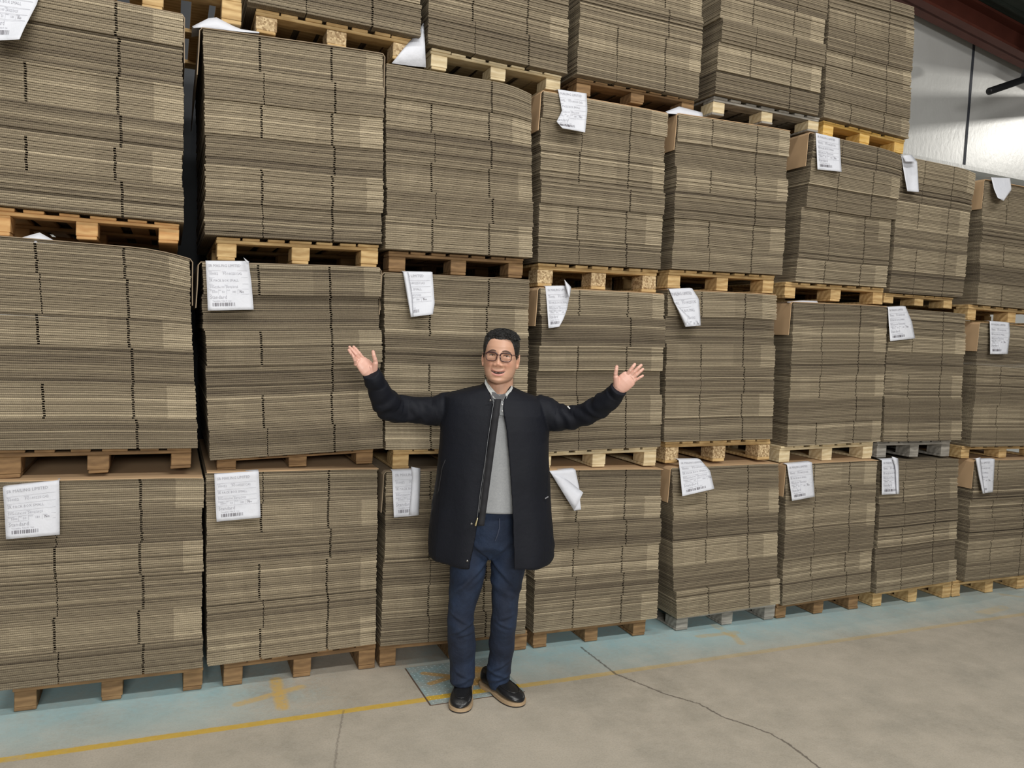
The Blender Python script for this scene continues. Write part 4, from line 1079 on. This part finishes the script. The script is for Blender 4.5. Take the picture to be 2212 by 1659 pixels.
# ---- long black coat, open down the front
def coat_mat():
    t = NT('black_coat_cloth'); co = t.n('ShaderNodeTexCoord').outputs['Object']; n1 = t.noise(t.mapping(co, (700, 700, 700)), 1, 2); n2 = t.noise(co, 4, 3)
    c = t.mix(n1, (.0035, .0042, .0065), (.0085, .0098, .0145)); t.base(t.mix(t.math('MULTIPLY', n2, .5), c, (.010, .012, .022))); t.rough(.62)
    t.b.inputs['Specular IOR Level'].default_value = .22; t.bump(t.math('ADD', t.noise(co, 11, 4, .55), t.math('MULTIPLY', n1, .15)), .45, .012); return t.m
M['coat'] = coat_mat()
CR = [ # v, xL, xR, opening near, opening far, depth of front, depth of back
 (823, 1049, 1104, 1048, 1107, .070, .082), (832, 1038, 1109, 1053, 1101, .090, .092), (839, 1003, 1129, 1057, 1095, .108, .10), (846, 972, 1155, 1061, 1090, .122, .108), (854, 959, 1169, 1064, 1088, .137, .116), (866, 957, 1176, 1067, 1088, .152, .127), (885, 955, 1182, 1064, 1090, .166, .14),
 (916, 952, 1185, 1060, 1096, .178, .15), (960, 949, 1186, 1053, 1100, .185, .155), (1017, 944, 1188, 1045, 1105, .190, .16), (1060, 938, 1190, 1039, 1108, .192, .165),
 (1100, 932, 1193, 1033, 1110, .195, .17), (1134, 928, 1195, 1028, 1111, .197, .17), (1165, 925, 1197, 1021, 1113, .20, .17), (1184, 925, 1196, 1015, 1113, .20, .17), (1194, 928, 1193, 1013, 1113, .20, .168), (1199, 935, 1187, 1013, 1113, .198, .164)]
def interp_rows(R, n):
    R = np.array(R, float); vs_ = np.concatenate([np.linspace(R[i, 0], R[i+1, 0], max(2, int((R[i+1, 0]-R[i, 0])/4)), endpoint=False) for i in range(len(R)-1)]+[[R[-1, 0]]])
    return [[v]+[float(np.interp(v, R[:, 0], R[:, k])) for k in range(1, 7)] for v in vs_]
IR = interp_rows(CR, 0)
nphi = 90; outer = []; inner = []
TH = .011
for (v, xl, xr, ol, orr, df, db) in IR:
    XL, _, Z = at(xl, v); XR = at(xr, v)[0]; xc = (XL+XR)/2; a = (XR-XL)/2
    OL = at(ol, v, df)[0]; OR = at(orr, v, df)[0]
    e = .80
    def ph_of(xo): sx = max(-.98, min(.98, (xo-xc)/a)); return math.copysign(math.asin(min(1, abs(sx)**(1/e))), sx)
    p0 = ph_of(OL); p1 = ph_of(OR)           # angle from straight ahead
    # go from near opening, round the near side, back, far side to the far opening
    A = np.linspace(p0, -(2*math.pi-p1), nphi)
    for (lst, k) in ((outer, 0), (inner, TH)):
        row = []
        for q_ in A:
            sn, cs = math.sin(q_), math.cos(q_)
            x = xc+(a-k)*math.copysign(abs(sn)**e, sn); y = ((df-k) if cs > 0 else (db-k))*math.copysign(abs(cs)**e, cs)
            row.append(wl(x, y, Z-(.010 if k and v < 880 else 0)))
        lst.append(row)
cm_ = MB(); nr = len(IR); V = [p for r in outer for p in r]+[p for r in inner for p in r]; F = []; o2 = nr*nphi
for i in range(nr-1):
    for j in range(nphi-1):
        a = i*nphi+j; F.append((a, a+1, a+nphi+1, a+nphi)); F.append((o2+a, o2+a+nphi, o2+a+nphi+1, o2+a+1))
    a = i*nphi; F.append((a, a+nphi, o2+a+nphi, o2+a)); a = i*nphi+nphi-1; F.append((a+nphi, a, o2+a, o2+a+nphi))
for j in range(nphi-1):
    F.append((j+1, j, o2+j, o2+j+1)); a = (nr-1)*nphi+j; F.append((a, a+1, o2+a+1, o2+a))
cm_.add(V, F)
# sleeves, hollow at the wrist
slL = [(1010, 878, 0, .050), (985, 880, 0, .078), (958, 885, 0, .078), (935, 887, .0, .068), (905, 887, .01, .062), (878, 885, .02, .061), (856, 884, .04, .066), (839, 876, .07, .065), (827, 860, .11, .060), (819, 844, .14, .049), (813, 832, .155, .047), (810, 824, .17, .048), (806, 813, .19, .042), (803, 808, .195, .040), (801.5, 805, .20, .039)]
slR = [(1140, 885, 0, .050), (1160, 886, 0, .074), (1182, 894, 0, .076), (1205, 902, .01, .064), (1230, 903, .03, .056), (1252, 899, .05, .053), (1270, 892, .075, .052), (1286, 884, .10, .051), (1303, 873, .135, .050), (1317, 861, .165, .047), (1326, 852, .185, .044), (1330, 848, .19, .041), (1334, 843, .205, .040), (1337, 839, .212, .040)]
for sl_ in (slL, slR):
    pts = [mp(u, v, d) for u, v, d, r in sl_]; rr = [r for *_, r in sl_]
    # closed tube folded back inside at the cuff, so that the cuff is an opening
    t_ = (pts[-1]-pts[-2]).normalized()
    pts2 = pts+[pts[-1]+t_*.001, pts[-1]-t_*.030]; rr2 = rr+[rr[-1]-.008, rr[-1]-.010]
    cm_.tube(pts2, rr2, 28, caps=True, up=FW)
co_ = cm_.build('coat', M['coat'], bd)
bm = bmesh.new(); bm.from_mesh(co_.data); bmesh.ops.recalc_face_normals(bm, faces=bm.faces); bm.to_mesh(co_.data); bm.free()
m_ = co_.modifiers.new('r', 'REMESH'); m_.mode = 'VOXEL'; m_.voxel_size = .0042; m_.use_smooth_shade = True
s_ = co_.modifiers.new('s', 'SMOOTH'); s_.factor = .5; s_.iterations = 5; bake(co_)
p = coords(co_); nn = normals(co_); q = p-np.array(MC); X_ = q@np.array(RT); D_ = q@np.array(FW); Z_ = p[:, 2]
disp = np.zeros(len(p))
def along(chain, amp, wave, k0=0.0, ang=0.0):
    """crumple rings along a sleeve"""
    pts = np.array([mp(u, v, d) for u, v, d, r in chain]); best = np.full(len(p), 1e9); s_at = np.zeros(len(p)); acc = 0
    for i in range(len(pts)-1):
        a, b = pts[i], pts[i+1]; ab = b-a; L_ = np.linalg.norm(ab); h = np.clip(((p-a)@ab)/(L_*L_), 0, 1); d = np.linalg.norm(p-(a+h[:, None]*ab), axis=1)
        m = d < best; best[m] = d[m]; s_at[m] = acc+h[m]*L_; acc += L_
    mask = (best < .10)&(s_at > .06)
    skew = fnoise(p[mask], 8, 3)*6.5
    disp[mask] += amp*np.sin(s_at[mask]/wave*2*math.pi+skew+Z_[mask]*22+X_[mask]*15)*np.clip((s_at[mask]-.05)/.1, 0, 1)*np.clip((acc-s_at[mask]-.03)/.03, .15, 1)
    return acc
along(slL, .0030, .11); along(slR, .0028, .10)
tor = (np.abs(X_) < .24)&(Z_ < 1.35)
ztop = 1.3
fold = .0055*np.sin(X_*38+fnoise(p, 2.2, 5)*3.0)*np.clip((1.25-Z_)/.6, 0, 1)
disp[tor] += fold[tor]
disp += .0035*fnoise(p, 7, 1)+np.where(np.abs(X_) > .27, .0035*fnoise(p*np.array([1, 1, 1.0])+np.stack([Z_, Z_, X_], 1)*.8, 19, 2), 0)
set_coords(co_, p+nn*disp[:, None])
# ribbed placket, zip, pull, press studs, pocket, side label
met = plain('silver_snap', (.55, .55, .56), .25, metal=1.0); gold = plain('pale_gold_zip_pull', (.75, .65, .38), .3, metal=1.0)
def opening_pt(v, du=0.0, dd=.006):
    r = [float(np.interp(v, [c[0] for c in CR], [c[k] for c in CR])) for k in range(7)]
    return mp(r[3]+du, v, r[5]+dd)
# ribbed strip hanging inside the zip side
pv = []; pf = []; vv_ = np.linspace(862, 1136, 60)
for i, v in enumerate(vv_):
    du = float(np.interp(v, [862, 1136], [1068.0, 1032.0])); ou = float(np.interp(v, [862, 1136], [1083.0, 1046.0])); d_ = float(np.interp(v, [862, 900, 1136], [.155, .176, .200]))
    rb_ = .0012*math.sin(v*1.1)
    pv += [mp(du, v, d_+.010+rb_), mp((du+ou)/2, v, d_+.012+rb_), mp(ou, v, d_+.009+rb_), mp(ou, v, d_+.003), mp(du, v, d_+.003)]
for i in range(59):
    for j in range(5): a = i*5+j; b = i*5+(j+1) % 5; pf.append((a, b, b+5, a+5))
pf += [(4, 3, 2, 1, 0), tuple(59*5+k for k in range(5))]
mesh_obj('placket', pv, pf, plain('black_rib_knit', (.011, .011, .014), .8, var=.2), co_, True)
zc = MB(); zpts = []
for v in np.linspace(852, 1119, 70):
    u = float(np.interp(v, [852, 866, 900, 950, 1000, 1060, 1119], [1062.5, 1067, 1061.5, 1054, 1047.5, 1038, 1031])); d_ = float(np.interp(v, [852, 866, 900, 1119], [.142, .162, .182, .206]))
    zpts.append(mp(u, v, d_+.006))
zc.tube(zpts, .0013, 8); zp = zc.build('zipper', plain('dull_metal_zip', (.28, .29, .31), .35, metal=.8), co_, True)
pb = MB(); a_ = mp(1032, 1118, .214); b_ = mp(1027, 1136, .216); pb.tube([a_, a_*.7+b_*.3, b_*.9+a_*.1, b_], [.0022, .0038, .0048, .004], 8); pb.build('zip_pull', gold, zp, True)
for (u, v, d_) in ((1059.5, 864.5, .166), (1018.5, 1131, .212), (1009.5, 1211, .200)):
    sb = MB(); sb.tube([mp(u, v, d_), mp(u, v, d_+.004)], .0052, 14); sb.ball(mp(u, v, d_+.004), (.0040, .0040, .0040), 10); sb.build('press_stud', met, co_, True)
pk = MB(); kp = [mp(962, 993, .165), mp(955, 1010, .165), mp(947, 1060, .172), mp(944, 1066, .17)]
pk.tube(kp, (.004, .0015), 8); pk.build('pocket_welt', plain('black_welt', (.010, .010, .013), .7), co_, True)
lb = MB(); lb.tube([mp(1177.5, 1077, .128), mp(1184.5, 1073, .120)], (.0028, .001), 6); lb.build('side_label', plain('woven_label', (.22, .22, .24), .7), co_)
lb = MB(); lb.tube([mp(1226, 877.5, .085), mp(1231, 883, .088)], (.003, .0015), 6); lb.build('sleeve_badge', plain('white_tag', (.7, .7, .7), .5), co_)
# collar band
# ---- shoes
def shoe(toe, heel, name, lab, wd=.052):
    T = Vector((toe[0], toe[1], 0)); H_ = Vector((heel[0], heel[1], 0)); ax = (T-H_); Ls_ = ax.length; ax.normalize(); sx = Vector((-ax.y, ax.x, 0))
    r = empty(name, (0, 0, 0)); r.parent = bd
    # widths and heights from heel (0) to toe (1)
    ss = 0.5-0.5*np.cos(np.pi*np.linspace(0, 1, 60)); 
    from_x = [0, .01, .04, .10, .3, .45, .68, .80, .88, .94, .975, .992, 1]
    W_ = np.interp(ss, from_x, [.006, .016, .025, .032, .033, .036, .047, .0465, .042, .033, .021, .011, .003])*(wd/.047)
    W_ = np.concatenate([W_[:2], np.convolve(W_, np.ones(5)/5, 'valid'), W_[-2:]])
    H1 = np.interp(ss, [0, .05, .2, .34, .46, .60, .78, .90, .97, 1], [.085, .098, .100, .098, .088, .074, .062, .052, .038, .026])
    bot = .020
    def on(s_, a, lift=.0):
        w = float(np.interp(s_, ss, W_)); h = float(np.interp(s_, ss, H1)); cx_, sy = math.cos(a), math.sin(a)
        x = w*math.copysign(abs(cx_)**.75, cx_); z = bot+(h-bot)*(0.5+0.5*math.copysign(abs(sy)**.8, sy)); x *= (1-.22*max(0, (z-bot)/(h-bot)-.4))
        return H_+ax*(s_*Ls_)+sx*(x*(1+lift/.05))+UPV*(z+lift*max(.2, sy))
    V = []; F = []; n = 26
    for i, s_ in enumerate(ss):
        c = H_+ax*(s_*Ls_)
        for j in range(n):
            a = 2*math.pi*j/n; cx_, sy = math.cos(a), math.sin(a)
            x = W_[i]*math.copysign(abs(cx_)**.75, cx_); z = bot+ (H1[i]-bot)*((sy+1)/2 if sy > 0 else max(0, (sy+1)/2))
            z = bot+(H1[i]-bot)*(0.5+0.5*math.copysign(abs(sy)**.8, sy))
            x *= (1-.22*max(0, (z-bot)/(H1[i]-bot)-.4))
            # moccasin seam ridge around the vamp
            V.append(c+sx*x+UPV*z)
    for i in range(len(ss)-1):
        for j in range(n): F.append((i*n+j, i*n+(j+1) % n, (i+1)*n+(j+1) % n, (i+1)*n+j))
    F += [tuple(reversed(range(n))), tuple((len(ss)-1)*n+j for j in range(n))]
    up_ = mesh_obj('upper', V, F, M['leather'], r, True); weld(up_)
    sm = up_.modifiers.new('s', 'SUBSURF'); sm.levels = 1; sm.render_levels = 1
    def slab(z0, z1, grow, name_, mat, s0=0., s1=1., arch=0):
        V = []; F = []; m = 0; sl = s0+(s1-s0)*(0.5-0.5*np.cos(np.pi*np.linspace(0, 1, 64)))
        lt = []; 
        for s_ in sl:
            w = float(np.interp(s_, ss, W_))+grow; c = H_+ax*(s_*(Ls_+2*grow)-grow)
            za = z0+arch*max(0, math.sin(math.pi*(s_-.28)/.2)) if .28 < s_ < .48 else z0
            V += [c+sx*w+UPV*za, c+sx*w+UPV*z1, c-sx*w+UPV*z1, c-sx*w+UPV*za]
        for i in range(63):
            for j in range(4): a = i*4+j; b = i*4+(j+1) % 4; F.append((a, b, b+4, a+4))
        F += [(3, 2, 1, 0), (252, 253, 254, 255)]
        return mesh_obj(name_, V, F, mat, r, False)
    slab(.007, .022, .0035, 'midsole', M['crepe'], arch=.006)
    slab(.000, .009, .002, 'outsole', M['rubber'], .42, 1.0); slab(.000, .010, .003, 'heel', M['crepe'], 0.0, .28)
    # strap over the vamp and the apron seam
    st = MB(); pts = []
    for k in range(13):
        a = math.radians(18)+math.radians(144)*k/12; pts.append(on(.54, a, .0012))
    st.tube(pts, [(.0018, .011)]*13, 8, up=UPV); st.build('strap', M['leather'], r, True)
    se = MB(); pts = []
    for k in range(25):
        b_ = -math.pi/2+math.pi*k/24; pts.append(on(.55+.33*math.cos(b_), math.pi/2-math.radians(52)*math.sin(b_), .001))
    se.tube(pts, .0024, 8); se.build('apron_seam', M['leather'], r, True)
    return r
M['leather'] = plain('black_leather', (.012, .012, .013), .32, var=.3, scale=60, bump=.15)
M['crepe'] = plain('tan_crepe_sole', (.42, .30, .18), .7, var=.2, scale=80)
M['rubber'] = plain('black_rubber', (.03, .025, .022), .7)
tL = flo(991, 1541); hlL = tL-np.array([FW.x, FW.y, 0])*.285+np.array([RT.x, RT.y, 0])*.02
shoe(tL, hlL, 'shoe', '')
hlR = flo(1062, 1490); tR = flo(1127, 1527); dR = (tR-hlR); dR = dR/np.linalg.norm(dR)*.285
shoe(tR, tR-dR, 'shoe', '')
